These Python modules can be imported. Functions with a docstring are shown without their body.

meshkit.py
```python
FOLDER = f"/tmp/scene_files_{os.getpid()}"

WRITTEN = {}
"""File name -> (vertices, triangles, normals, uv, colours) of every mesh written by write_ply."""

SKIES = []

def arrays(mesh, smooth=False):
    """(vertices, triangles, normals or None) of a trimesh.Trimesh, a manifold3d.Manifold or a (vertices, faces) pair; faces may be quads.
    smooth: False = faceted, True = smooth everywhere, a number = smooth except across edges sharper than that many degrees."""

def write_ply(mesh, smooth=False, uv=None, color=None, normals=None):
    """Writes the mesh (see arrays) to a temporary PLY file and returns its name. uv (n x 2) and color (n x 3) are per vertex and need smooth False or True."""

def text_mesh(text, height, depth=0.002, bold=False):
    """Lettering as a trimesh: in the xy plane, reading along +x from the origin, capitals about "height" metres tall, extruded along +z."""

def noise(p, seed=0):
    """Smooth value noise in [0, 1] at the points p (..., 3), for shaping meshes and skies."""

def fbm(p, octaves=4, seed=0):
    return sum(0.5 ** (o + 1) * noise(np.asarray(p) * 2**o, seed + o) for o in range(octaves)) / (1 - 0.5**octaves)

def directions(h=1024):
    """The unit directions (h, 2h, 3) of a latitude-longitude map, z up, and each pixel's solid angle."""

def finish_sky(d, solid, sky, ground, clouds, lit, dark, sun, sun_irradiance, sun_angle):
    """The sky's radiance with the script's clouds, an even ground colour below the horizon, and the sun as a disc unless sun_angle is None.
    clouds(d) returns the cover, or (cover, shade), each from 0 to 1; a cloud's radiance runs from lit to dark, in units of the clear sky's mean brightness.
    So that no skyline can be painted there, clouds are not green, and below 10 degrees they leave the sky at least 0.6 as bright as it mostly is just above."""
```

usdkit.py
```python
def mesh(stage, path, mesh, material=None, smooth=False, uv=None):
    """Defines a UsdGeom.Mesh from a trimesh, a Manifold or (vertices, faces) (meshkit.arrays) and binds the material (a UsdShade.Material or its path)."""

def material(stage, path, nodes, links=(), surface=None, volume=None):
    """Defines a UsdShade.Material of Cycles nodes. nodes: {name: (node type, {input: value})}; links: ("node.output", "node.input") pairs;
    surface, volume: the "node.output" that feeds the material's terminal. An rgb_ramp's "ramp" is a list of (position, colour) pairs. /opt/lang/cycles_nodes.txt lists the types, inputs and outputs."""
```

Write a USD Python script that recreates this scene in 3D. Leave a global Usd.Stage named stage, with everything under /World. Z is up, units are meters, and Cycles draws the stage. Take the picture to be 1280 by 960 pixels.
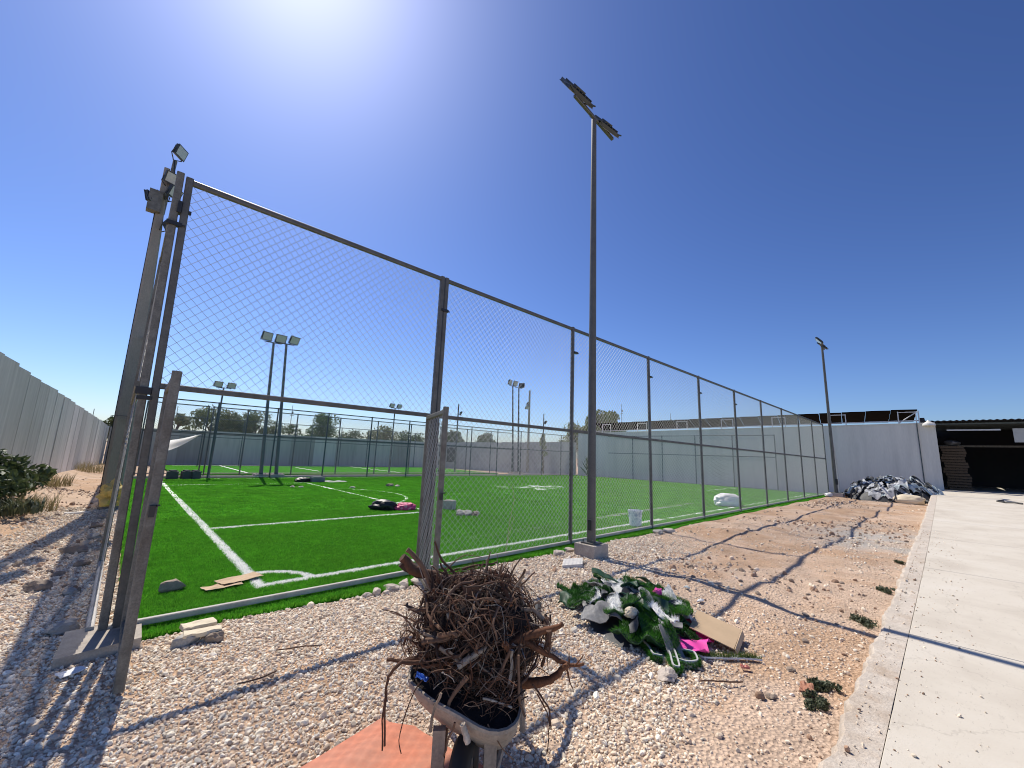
import math
import numpy as np
import trimesh
import usdkit
from meshkit import fbm, noise
from pxr import Gf, Sdf, Usd, UsdGeom, UsdLux, UsdShade, Vt

stage = Usd.Stage.CreateInMemory()
UsdGeom.SetStageUpAxis(stage, "Z")
UsdGeom.SetStageMetersPerUnit(stage, 1.0)
UsdGeom.Xform.Define(stage, "/World")
rng = np.random.default_rng(11)

# ------------------------------------------------------------------ camera
CAM_H, CAM_F, YAW, PITCH, ROLL = 1.5, 505.855, 0.7556, 0.1739, 0.0382
fw = np.array([math.sin(YAW) * math.cos(PITCH), math.cos(YAW) * math.cos(PITCH), math.sin(PITCH)])
rt = np.array([math.cos(YAW), -math.sin(YAW), 0.0])
up = np.cross(rt, fw)
rt, up = rt * math.cos(ROLL) + up * math.sin(ROLL), up * math.cos(ROLL) - rt * math.sin(ROLL)
cam = UsdGeom.Camera.Define(stage, "/World/camera")
cam.AddTransformOp().Set(Gf.Matrix4d(*rt, 0, *up, 0, *(-fw), 0, 0, 0, CAM_H, 1))
cam.CreateHorizontalApertureAttr(36.0)
cam.CreateFocalLengthAttr(36.0 * CAM_F / 1280.0)
cam.CreateFStopAttr(0.0)
cam.CreateExposureAttr(0.2)

# ------------------------------------------------------------------ sky and sun
SUN_AZ, SUN_EL = math.radians(7.2), math.radians(53.5)
dome = UsdLux.DomeLight.Define(stage, "/World/sky")
sky = usdkit.material(stage, "/World/Looks/sky", {
    "s": ("sky_texture", {"sky_type": "single_scattering", "sun_disc": False, "sun_elevation": SUN_EL, "sun_rotation": SUN_AZ,
                          "altitude": 100.0, "air_density": 1.0, "aerosol_density": 0.7, "ozone_density": 1.6}),
    "g": ("gamma", {"gamma": 1.38}), "m": ("mix", {"mix_type": "multiply", "fac": 1.0, "color2": (0.66, 0.75, 1.0)}),
    "b": ("background_shader", {"strength": 0.0555})}, [("s.color", "g.color"), ("g.color", "m.color1"), ("m.color", "b.color")], surface="b.background")
UsdShade.MaterialBindingAPI.Apply(dome.GetPrim()).Bind(sky)
dome.GetPrim().SetCustomDataByKey("kind", "structure")
sun = UsdLux.DistantLight.Define(stage, "/World/sun")
sun.CreateNormalizeAttr(True)
sun.CreateIntensityAttr(1.22)
sun.CreateAngleAttr(0.53)
sun.CreateColorAttr(Gf.Vec3f(1.0, 0.935, 0.84))
sun.AddRotateZOp().Set(-math.degrees(SUN_AZ))
sun.AddRotateXOp().Set(-(90.0 - math.degrees(SUN_EL)))

# ------------------------------------------------------------------ helpers
used = {}


def fresh(parent, name):
    k = used.get((parent, name), 0)
    used[(parent, name)] = k + 1
    return f"{parent}/{name}" if k == 0 else f"{parent}/{name}_{k:03d}"


def tag(prim, label=None, cat=None, group=None, kind=None):
    p = prim.GetPrim() if hasattr(prim, "GetPrim") else prim
    for k, v in (("label", label), ("category", cat), ("group", group), ("kind", kind)):
        if v:
            p.SetCustomDataByKey(k, v)
    return p


def thing(name, label=None, cat=None, loc=(0, 0, 0), rz=0.0, group=None, kind=None, scale=None):
    x = UsdGeom.Xform.Define(stage, fresh("/World", name))
    x.AddTranslateOp().Set(Gf.Vec3d(*map(float, loc)))
    if rz:
        x.AddRotateZOp().Set(math.degrees(rz))
    if scale:
        x.AddScaleOp().Set(Gf.Vec3f(*map(float, scale)))
    tag(x, label, cat, group, kind)
    return str(x.GetPath())


def group_part(parent, name, label=None):
    x = UsdGeom.Xform.Define(stage, fresh(parent, name))
    tag(x, label)
    return str(x.GetPath())


def obj(parent, name, mesh, mat, smooth=False, label=None, kind=None, cat=None, group=None):
    if isinstance(mesh, MB):
        mesh = mesh.arrays()
    p = usdkit.mesh(stage, fresh(parent, name), mesh, mat, smooth=smooth)
    tag(p, label, cat, group, kind)
    return str(p.GetPath())


def copy_of(src, parent, name, loc, rz=0.0, scale=None, label=None, cat=None, group=None, tilt=None):
    x = UsdGeom.Xform.Define(stage, fresh(parent, name))
    x.AddTranslateOp().Set(Gf.Vec3d(*map(float, loc)))
    if rz:
        x.AddRotateZOp().Set(math.degrees(rz))
    if tilt:
        x.AddRotateXYZOp().Set(Gf.Vec3f(*map(float, tilt)))
    if scale:
        x.AddScaleOp().Set(Gf.Vec3f(*map(float, scale)))
    x.GetPrim().GetReferences().AddInternalReference(src)
    x.GetPrim().SetInstanceable(True)
    tag(x, label, cat, group)
    return str(x.GetPath())


def unit(v):
    v = np.asarray(v, float)
    return v / max(np.linalg.norm(v), 1e-9)


class MB:
    def __init__(self):
        self.v, self.f, self.n = [], [], 0

    def add(self, v, f):
        v = np.asarray(v, float).reshape(-1, 3)
        self.v.append(v)
        self.f.append(np.asarray(f, int).reshape(-1, 3) + self.n)
        self.n += len(v)
        return self

    def box(self, c, s, rz=0.0, axes=None):
        q = np.array([[x, y, z] for x in (-.5, .5) for y in (-.5, .5) for z in (-.5, .5)]) * np.asarray(s, float)
        if axes is not None:
            q = q @ np.asarray(axes, float)
        elif rz:
            a, b = math.cos(rz), math.sin(rz)
            q = q @ np.array([[a, b, 0], [-b, a, 0], [0, 0, 1]])
        f = [[0, 1, 3], [0, 3, 2], [4, 6, 7], [4, 7, 5], [0, 4, 5], [0, 5, 1], [2, 3, 7], [2, 7, 6], [0, 2, 6], [0, 6, 4], [1, 5, 7], [1, 7, 3]]
        return self.add(q + np.asarray(c, float), f)

    def tube(self, pts, radii, n=8, cap=True, square=False, phase=None):
        pts = np.asarray(pts, float)
        m = len(pts)
        radii = np.broadcast_to(np.asarray(radii, float), (m,))
        t = np.gradient(pts, axis=0)
        t /= np.maximum(np.linalg.norm(t, axis=1, keepdims=True), 1e-9)
        ref = np.array([0, 0, 1.0]) if abs(t[0][2]) < 0.9 else np.array([1.0, 0, 0])
        a = np.cross(t, ref)
        a /= np.maximum(np.linalg.norm(a, axis=1, keepdims=True), 1e-9)
        b = np.cross(t, a)
        if phase is None:
            phase = math.pi / 4 if n == 4 else 0.0
        ang = np.arange(n) / n * 2 * math.pi + phase
        if square and n == 8:
            ang = np.array([sgn * math.radians(k) for k in (36, 54, 126, 144) for sgn in (1,)] + [math.radians(k) for k in (216, 234, 306, 324)])
        ring = np.cos(ang)[None, :, None] * a[:, None] + np.sin(ang)[None, :, None] * b[:, None]
        v = (pts[:, None] + ring * radii[:, None, None]).reshape(-1, 3)
        f = []
        for i in range(m - 1):
            for j in range(n):
                k = (j + 1) % n
                p, q, r, s = i * n + j, i * n + k, (i + 1) * n + k, (i + 1) * n + j
                f += [[p, q, r], [p, r, s]]
        if cap:
            v = np.vstack([v, pts[0], pts[-1]])
            c0, c1 = m * n, m * n + 1
            for j in range(n):
                k = (j + 1) % n
                f += [[c0, k, j], [c1, (m - 1) * n + j, (m - 1) * n + k]]
        return self.add(v, f)

    def bar(self, p0, p1, w):            # square tube with chamfered corners, w across the flats
        return self.tube([p0, p1], w / 2 / math.cos(math.radians(36)) * 0.98, n=8, square=True)

    def prism(self, poly, z0, z1):
        """A flat polygon (xy points, counter-clockwise, star-shaped about its mean) from z0 to z1."""
        p = np.asarray(poly, float)
        n = len(p)
        z0, z1 = np.broadcast_to(z0, (n,)), np.broadcast_to(z1, (n,))
        v = np.vstack([np.c_[p, z0], np.c_[p, z1], [[*p.mean(0), z0.mean()], [*p.mean(0), z1.mean()]]])
        f = []
        for j in range(n):
            k = (j + 1) % n
            f += [[j, k, n + k], [j, n + k, n + j], [2 * n, k, j], [2 * n + 1, n + j, n + k]]
        return self.add(v, f)

    def grid(self, P, flip=False):
        """P (m, n, 3): a sheet."""
        m, n = P.shape[:2]
        i = np.arange(m * n).reshape(m, n)
        a, b, c, d = i[:-1, :-1].ravel(), i[1:, :-1].ravel(), i[1:, 1:].ravel(), i[:-1, 1:].ravel()
        f = np.vstack([np.c_[a, b, c], np.c_[a, c, d]])
        return self.add(P.reshape(-1, 3), f[:, ::-1] if flip else f)

    def sheet(self, P, thick, nrm=None):
        """A sheet with thickness (both faces and the rim)."""
        m, n = P.shape[:2]
        du, dv = np.gradient(P, axis=0), np.gradient(P, axis=1)
        N = np.cross(du, dv)
        N /= np.maximum(np.linalg.norm(N, axis=2, keepdims=True), 1e-9)
        if nrm is not None:
            N = np.broadcast_to(np.asarray(nrm, float), N.shape)
        A, B = P + N * thick / 2, P - N * thick / 2
        self.grid(A)
        self.grid(B, True)
        r = [(i, 0) for i in range(m)] + [(m - 1, j) for j in range(1, n)] + [(i, n - 1) for i in range(m - 2, -1, -1)] + [(0, j) for j in range(n - 2, 0, -1)]
        ii, jj = np.array(r).T
        k = len(r)
        f = []
        for s in range(k):
            e = (s + 1) % k
            f += [[s, k + s, k + e], [s, k + e, e]]
        return self.add(np.vstack([A[ii, jj], B[ii, jj]]), f)

    def arrays(self):
        return np.vstack(self.v), np.vstack(self.f)

    def mesh(self):
        v, f = self.arrays()
        return trimesh.Trimesh(v, f, process=False)


def rock(size, seed, sub=2, rough=0.28):
    m = trimesh.creation.icosphere(sub)
    v = m.vertices
    q = fbm(v * 1.6 + seed * 7.3, 3, seed)
    v = v * (1 + rough * 2 * (q - 0.5))[:, None]
    r = np.random.default_rng(seed)
    for _ in range(5):                    # broken facets
        d = unit(r.normal(size=3))
        h = 0.62 + 0.2 * r.random()
        s = v @ d
        v = v - np.where(s > h, s - h, 0)[:, None] * d
    return v * np.asarray(size, float), m.faces


def smoothstep(x, a, b):
    t = np.clip((np.asarray(x, float) - a) / (b - a), 0, 1)
    return t * t * (3 - 2 * t)


# ------------------------------------------------------------------ materials
def pm(name, color, rough=0.7, metal=0.0, vary=0.15, scale=6.0, fine=0.0, fscale=60.0, bump=0.0, bscale=40.0, bdist=0.01, tint=None, tscale=1.0, tlo=0.45, thi=0.65,
       spec=0.5, rand=0.0, space="pos", extra=None, trans=None, stretch=None):
    """Principled material with position-based colour variation: broad mottling (vary), a second colour in patches (tint), fine grain and bump."""
    n = {"g": ("geometry", {}), "t": ("texture_coordinate", {}), "p": ("principled_bsdf", {"roughness": rough, "metallic": metal, "specular_ior_level": spec})}
    src = "g.position" if space == "pos" else "t.object"
    links = []
    if stretch:
        n["map"] = ("mapping", {"scale": stretch})
        links.append((src, "map.vector"))
        src = "map.vector"
    c = np.asarray(color, float)
    n["n1"] = ("noise_texture", {"scale": scale, "detail": 5.0, "roughness": 0.6})
    n["r1"] = ("rgb_ramp", {"ramp": [(0.25, tuple(c * (1 - vary))), (0.75, tuple(np.minimum(c * (1 + vary), 0.95)))]})
    links += [(src, "n1.vector"), ("n1.fac", "r1.fac")]
    out = "r1.color"
    if tint is not None:
        n["n2"] = ("noise_texture", {"scale": tscale, "detail": 6.0, "roughness": 0.65})
        n["m2"] = ("map_range", {"from_min": tlo, "from_max": thi, "clamp": True})
        n["x2"] = ("mix", {"color2": tuple(tint)})
        links += [(src, "n2.vector"), ("n2.fac", "m2.value"), ("m2.result", "x2.fac"), (out, "x2.color1")]
        out = "x2.color"
    if fine:
        n["n3"] = ("noise_texture", {"scale": fscale, "detail": 3.0, "roughness": 0.7})
        n["m3"] = ("map_range", {"from_min": 0.25, "from_max": 0.75, "to_min": 1 - fine, "to_max": 1 + fine, "clamp": True})
        n["x3"] = ("mix", {"mix_type": "multiply", "fac": 1.0})
        links += [(src, "n3.vector"), ("n3.fac", "m3.value"), ("m3.result", "x3.color2"), (out, "x3.color1")]
        out = "x3.color"
    if rand:
        n["oi"] = ("object_info", {})
        n["m4"] = ("map_range", {"to_min": 1 - rand, "to_max": 1 + rand})
        n["x4"] = ("mix", {"mix_type": "multiply", "fac": 1.0})
        links += [("oi.random", "m4.value"), ("m4.result", "x4.color2"), (out, "x4.color1")]
        out = "x4.color"
    links.append((out, "p.base_color"))
    if bump:
        n["nb"] = ("noise_texture", {"scale": bscale, "detail": 4.0, "roughness": 0.65})
        n["bp"] = ("bump", {"strength": bump, "distance": bdist})
        links += [(src, "nb.vector"), ("nb.fac", "bp.height"), ("bp.normal", "p.normal")]
    surf = "p.BSDF"
    if trans:
        n["tl"] = ("translucent_bsdf", {})
        n["mx"] = ("mix_closure", {"fac": trans})
        links += [(out, "tl.color"), ("p.BSDF", "mx.closure1"), ("tl.BSDF", "mx.closure2")]
        surf = "mx.closure"
    return usdkit.material(stage, f"/World/Looks/{name}", n, links, surface=surf)


GALV = pm("galvanised_steel", (0.105, 0.100, 0.088), rough=0.5, metal=0.3, vary=0.3, scale=9, fine=0.2, fscale=70, tint=(0.075, 0.064, 0.052), tscale=3, tlo=0.58, thi=0.75)
GALV_OLD = pm("weathered_galvanised_steel", (0.150, 0.141, 0.118), rough=0.6, metal=0.3, vary=0.35, scale=12, fine=0.3, fscale=90, tint=(0.105, 0.09, 0.07), tscale=5, tlo=0.5, thi=0.7, bump=0.3, bscale=80, bdist=0.002)
WIRE = pm("galvanised_wire", (0.36, 0.37, 0.37), rough=0.55, metal=0.25, vary=0.1, spec=0.35)
WIRE_OLD = pm("dull_wire", (0.16, 0.155, 0.145), rough=0.7, vary=0.2, spec=0.2)
DARK_STEEL = pm("dark_painted_steel", (0.07, 0.085, 0.085), rough=0.5, metal=0.3, vary=0.2)
BLACK = pm("black_plastic", (0.015, 0.015, 0.016), rough=0.45, vary=0.2)
LENS = pm("lamp_lens", (0.42, 0.43, 0.38), rough=0.15, vary=0.15, scale=30)
HOUSING = pm("lamp_housing", (0.05, 0.055, 0.055), rough=0.45, metal=0.4, vary=0.2)
POLE_GREY = pm("grey_lamp_pole", (0.105, 0.100, 0.088), rough=0.5, metal=0.3, vary=0.18, scale=5, fine=0.15, fscale=40)
BASE_RAIL = pm("pale_base_rail", (0.40, 0.375, 0.335), rough=0.7, vary=0.15, scale=8, fine=0.1, tint=(0.3, 0.26, 0.22), tscale=3, tlo=0.5, thi=0.7)
CONC = pm("grey_concrete", (0.38, 0.335, 0.28), rough=0.9, vary=0.2, scale=8, fine=0.2, fscale=90, bump=0.5, bscale=60, bdist=0.006, tint=(0.24, 0.21, 0.18), tscale=2.5, tlo=0.5, thi=0.75)
CONC_POLE = pm("concrete_pole", (0.25, 0.225, 0.185), rough=0.9, vary=0.15, scale=4, fine=0.18, fscale=70, bump=0.4, bscale=50, bdist=0.004, stretch=(1, 1, 0.3))
PANEL_SETS = [pm(f"concrete_panel_{i}", tuple(np.array((0.56, 0.495, 0.425)) * k), rough=0.92, vary=0.12, scale=2.2, fine=0.12, fscale=35, bump=0.35, bscale=25, bdist=0.01,
                 tint=tuple(np.array((0.38, 0.335, 0.285)) * k), tscale=1.6, tlo=0.5, thi=0.78, stretch=(3.5, 3.5, 0.25))
              for i, k in enumerate((1.0, 0.80, 1.18, 0.90, 0.64))]
PANEL_LIGHT = [pm(f"pale_concrete_panel_{i}", tuple(np.array((0.62, 0.59, 0.54)) * k), rough=0.92, vary=0.12, scale=2.2, fine=0.14, fscale=35, bump=0.45, bscale=25, bdist=0.012,
                 tint=tuple(np.array((0.42, 0.395, 0.36)) * k), tscale=1.6, tlo=0.5, thi=0.78, stretch=(3.5, 3.5, 0.25))
              for i, k in enumerate((1.0, 0.86, 1.1, 0.94, 0.76))]
RENDER_WALL = pm("rendered_grey_wall", (0.54, 0.515, 0.455), rough=0.92, vary=0.06, scale=1.2, fine=0.07, fscale=30, bump=0.3, bscale=18, bdist=0.01, tint=(0.43, 0.41, 0.365), tscale=0.9, tlo=0.46, thi=0.72, stretch=(1.3, 1.3, 0.16))
PALE_WALL = pm("pale_far_wall", (0.37, 0.36, 0.335), rough=0.92, vary=0.08, scale=1.0, fine=0.08, fscale=20, tint=(0.27, 0.27, 0.265), tscale=0.7)
SLAB = usdkit.material(stage, "/World/Looks/pale_concrete_slab", {
    "g": ("geometry", {}), "mp": ("mapping", {"scale": (0.6, 2.0, 1.0)}),
    "n1": ("noise_texture", {"scale": 1.1, "detail": 6.0, "roughness": 0.6}), "r1": ("rgb_ramp", {"ramp": [(0.3, (0.47, 0.42, 0.345)), (0.5, (0.55, 0.50, 0.415)), (0.72, (0.59, 0.545, 0.465))]}),
    "n2": ("noise_texture", {"scale": 34.0, "detail": 4.0, "roughness": 0.75}), "m2": ("map_range", {"from_min": 0.60, "from_max": 0.72, "to_min": 1.0, "to_max": 0.72, "clamp": True}), "x2": ("mix", {"mix_type": "multiply", "fac": 1.0}),
    "n3": ("noise_texture", {"scale": 7.0, "detail": 6.0, "roughness": 0.7}), "m3": ("map_range", {"from_min": 0.60, "from_max": 0.74, "to_min": 1.0, "to_max": 0.74, "clamp": True}), "x3": ("mix", {"mix_type": "multiply", "fac": 1.0}),
    "nd": ("noise_texture", {"scale": 1.6, "detail": 5.0, "roughness": 0.65}), "ad": ("mix", {"mix_type": "add", "fac": 0.55}),
    "v": ("voronoi_texture", {"feature": "distance_to_edge", "scale": 0.42}), "mv": ("map_range", {"from_min": 0.0, "from_max": 0.0035, "to_min": 0.62, "to_max": 1.0, "clamp": True}), "x4": ("mix", {"mix_type": "multiply", "fac": 0.4}),
    "nb": ("noise_texture", {"scale": 90.0, "detail": 3.0}), "b": ("bump", {"strength": 0.3, "distance": 0.003}),
    "p": ("principled_bsdf", {"roughness": 0.9, "specular_ior_level": 0.3})},
    [("g.position", "mp.vector"), ("g.position", "n1.vector"), ("n1.fac", "r1.fac"), ("mp.vector", "n2.vector"), ("n2.fac", "m2.value"), ("r1.color", "x2.color1"), ("m2.result", "x2.color2"),
     ("mp.vector", "n3.vector"), ("n3.fac", "m3.value"), ("x2.color", "x3.color1"), ("m3.result", "x3.color2"), ("g.position", "nd.vector"), ("g.position", "ad.color1"), ("nd.color", "ad.color2"), ("ad.color", "v.vector"),
     ("v.distance", "mv.value"), ("x3.color", "x4.color1"), ("mv.result", "x4.color2"), ("x4.color", "p.base_color"), ("g.position", "nb.vector"), ("nb.fac", "b.height"), ("b.normal", "p.normal")], surface="p.BSDF")
KERB = pm("worn_kerb_concrete", (0.50, 0.44, 0.365), rough=0.92, vary=0.15, scale=5, fine=0.2, fscale=80, bump=0.7, bscale=35, bdist=0.012, tint=(0.40, 0.32, 0.24), tscale=3, tlo=0.5, thi=0.72)
CARD = pm("cardboard", (0.46, 0.33, 0.20), rough=0.85, vary=0.08, scale=5, fine=0.06, fscale=60)
CREAM = pm("cream_board", (0.62, 0.53, 0.38), rough=0.8, vary=0.1, scale=9)
ROCK_A = pm("pale_limestone", (0.50, 0.43, 0.36), rough=0.9, vary=0.2, scale=12, fine=0.2, fscale=60, bump=0.6, bscale=30, bdist=0.01)
ROCK_B = pm("brown_stone", (0.27, 0.21, 0.16), rough=0.9, vary=0.25, scale=14, fine=0.2, fscale=60, bump=0.6, bscale=30, bdist=0.01)
ROCK_C = pm("grey_stone", (0.34, 0.32, 0.29), rough=0.9, vary=0.2, scale=14, fine=0.2, fscale=60, bump=0.6, bscale=30, bdist=0.01)
PEBBLES = [pm(f"pebble_{i}", c, rough=0.85, vary=0.1, scale=30, rand=0.3) for i, c in enumerate([(0.71, 0.60, 0.455), (0.78, 0.69, 0.54), (0.64, 0.51, 0.375), (0.68, 0.555, 0.42), (0.82, 0.745, 0.61)])]
CLOD = pm("earth_clod", (0.34, 0.22, 0.145), rough=0.95, vary=0.2, scale=25, rand=0.3)
TURF_BLADE = [pm(f"turf_blade_{i}", c, rough=0.5, vary=0.15, scale=3, rand=0.25, trans=0.35, spec=0.2, tint=tuple(np.array(c) * np.array((0.95, 0.88, 1.0))), tscale=0.55, tlo=0.42, thi=0.66) for i, c in enumerate([(0.13, 0.43, 0.03), (0.105, 0.365, 0.024), (0.16, 0.48, 0.036)])]
TURF_WHITE = pm("white_turf_blade", (0.92, 0.92, 0.89), rough=0.5, vary=0.03, scale=5, rand=0.04, trans=0.4)
WHITE_LINE = pm("white_turf_line", (0.86, 0.86, 0.83), rough=0.8, vary=0.1, scale=30, fine=0.1, fscale=150)
SAND = pm("grey_sand_infill", (0.27, 0.26, 0.25), rough=0.95, vary=0.25, scale=8, fine=0.3, fscale=90)
WHITE_CLOTH = pm("white_cloth", (0.86, 0.86, 0.84), rough=0.75, vary=0.04, trans=0.75)
SACK = pm("white_woven_sack", (0.72, 0.71, 0.68), rough=0.7, vary=0.08, scale=12, bump=0.3, bscale=40)
PINK = pm("pink_fabric", (0.78, 0.06, 0.36), rough=0.7, vary=0.12, scale=12)
MAGENTA = pm("crimson_fabric", (0.42, 0.03, 0.09), rough=0.7, vary=0.3, scale=16)
BLACK_BAG = pm("black_bag", (0.014, 0.011, 0.011), rough=0.5, vary=0.3)
RED_PL = pm("red_plastic", (0.55, 0.03, 0.02), rough=0.4, vary=0.1)
YELLOW = pm("yellow_cloth", (0.62, 0.50, 0.18), rough=0.75, vary=0.15, scale=15, trans=0.25)
ORANGE = pm("orange_sheet", (0.55, 0.155, 0.06), rough=0.6, vary=0.08, scale=4, fine=0.07, fscale=40, tint=(0.50, 0.19, 0.10), tscale=3)
BACKING = pm("turf_backing_grey", (0.20, 0.20, 0.20), rough=0.7, vary=0.3, scale=20, fine=0.2, fscale=90)
BACKING_D = pm("turf_backing_black", (0.035, 0.038, 0.04), rough=0.6, vary=0.4, scale=15)
BACKING_W = pm("scrap_white", (0.70, 0.70, 0.68), rough=0.75, vary=0.15, scale=14)
BACKING_B = pm("scrap_bluish_grey", (0.40, 0.46, 0.47), rough=0.7, vary=0.2, scale=14)
BARROW = pm("concrete_caked_steel", (0.30, 0.255, 0.205), rough=0.85, vary=0.22, scale=10, fine=0.25, fscale=60, bump=0.5, bscale=40, bdist=0.006, tint=(0.20, 0.16, 0.125), tscale=5)
BARROW_LEG = pm("weathered_barrow_frame", (0.25, 0.20, 0.155), rough=0.8, vary=0.25, scale=14, fine=0.25, fscale=70)
RUBBER = pm("tyre_rubber", (0.025, 0.024, 0.023), rough=0.75, vary=0.3)
ROOT = [pm(f"dry_root_{i}", c, rough=0.9, vary=0.4, scale=14, fine=0.35, fscale=70, bump=0.7, bscale=60, bdist=0.006, stretch=(1, 1, 0.35)) for i, c in enumerate(
    [(0.085, 0.038, 0.019), (0.145, 0.080, 0.047), (0.034, 0.017, 0.010), (0.24, 0.175, 0.125), (0.135, 0.052, 0.021), (0.40, 0.335, 0.265)])]
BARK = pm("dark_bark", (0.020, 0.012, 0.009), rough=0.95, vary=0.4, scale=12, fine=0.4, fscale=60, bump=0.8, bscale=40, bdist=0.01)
FOL = [pm(f"foliage_{i}", c, rough=0.55, vary=0.3, scale=1.5, trans=0.25) for i, c in enumerate([(0.095, 0.135, 0.045), (0.125, 0.16, 0.06), (0.08, 0.11, 0.042), (0.18, 0.20, 0.10), (0.08, 0.145, 0.04)])]
DRYGRASS = pm("dry_grass", (0.26, 0.22, 0.11), rough=0.8, vary=0.25, scale=5, trans=0.25)
WEED = pm("weed_leaf", (0.085, 0.10, 0.05), rough=0.6, vary=0.3, scale=20, trans=0.2)
WOOD = pm("pallet_wood", (0.075, 0.052, 0.032), rough=0.85, vary=0.25, scale=10)
TRUNK = pm("tree_bark", (0.12, 0.09, 0.065), rough=0.9, vary=0.25, scale=8)
SOLAR = pm("solar_cell", (0.004, 0.004, 0.005), rough=0.85, vary=0.1, spec=0.05)
ALU = pm("aluminium_frame", (0.48, 0.48, 0.47), rough=0.5, metal=0.4, vary=0.1)
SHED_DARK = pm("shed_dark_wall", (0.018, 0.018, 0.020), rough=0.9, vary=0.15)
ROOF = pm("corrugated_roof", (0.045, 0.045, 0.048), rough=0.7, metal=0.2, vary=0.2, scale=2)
BLUE = pm("blue_plastic", (0.06, 0.18, 0.62), rough=0.4, vary=0.1)

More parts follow.
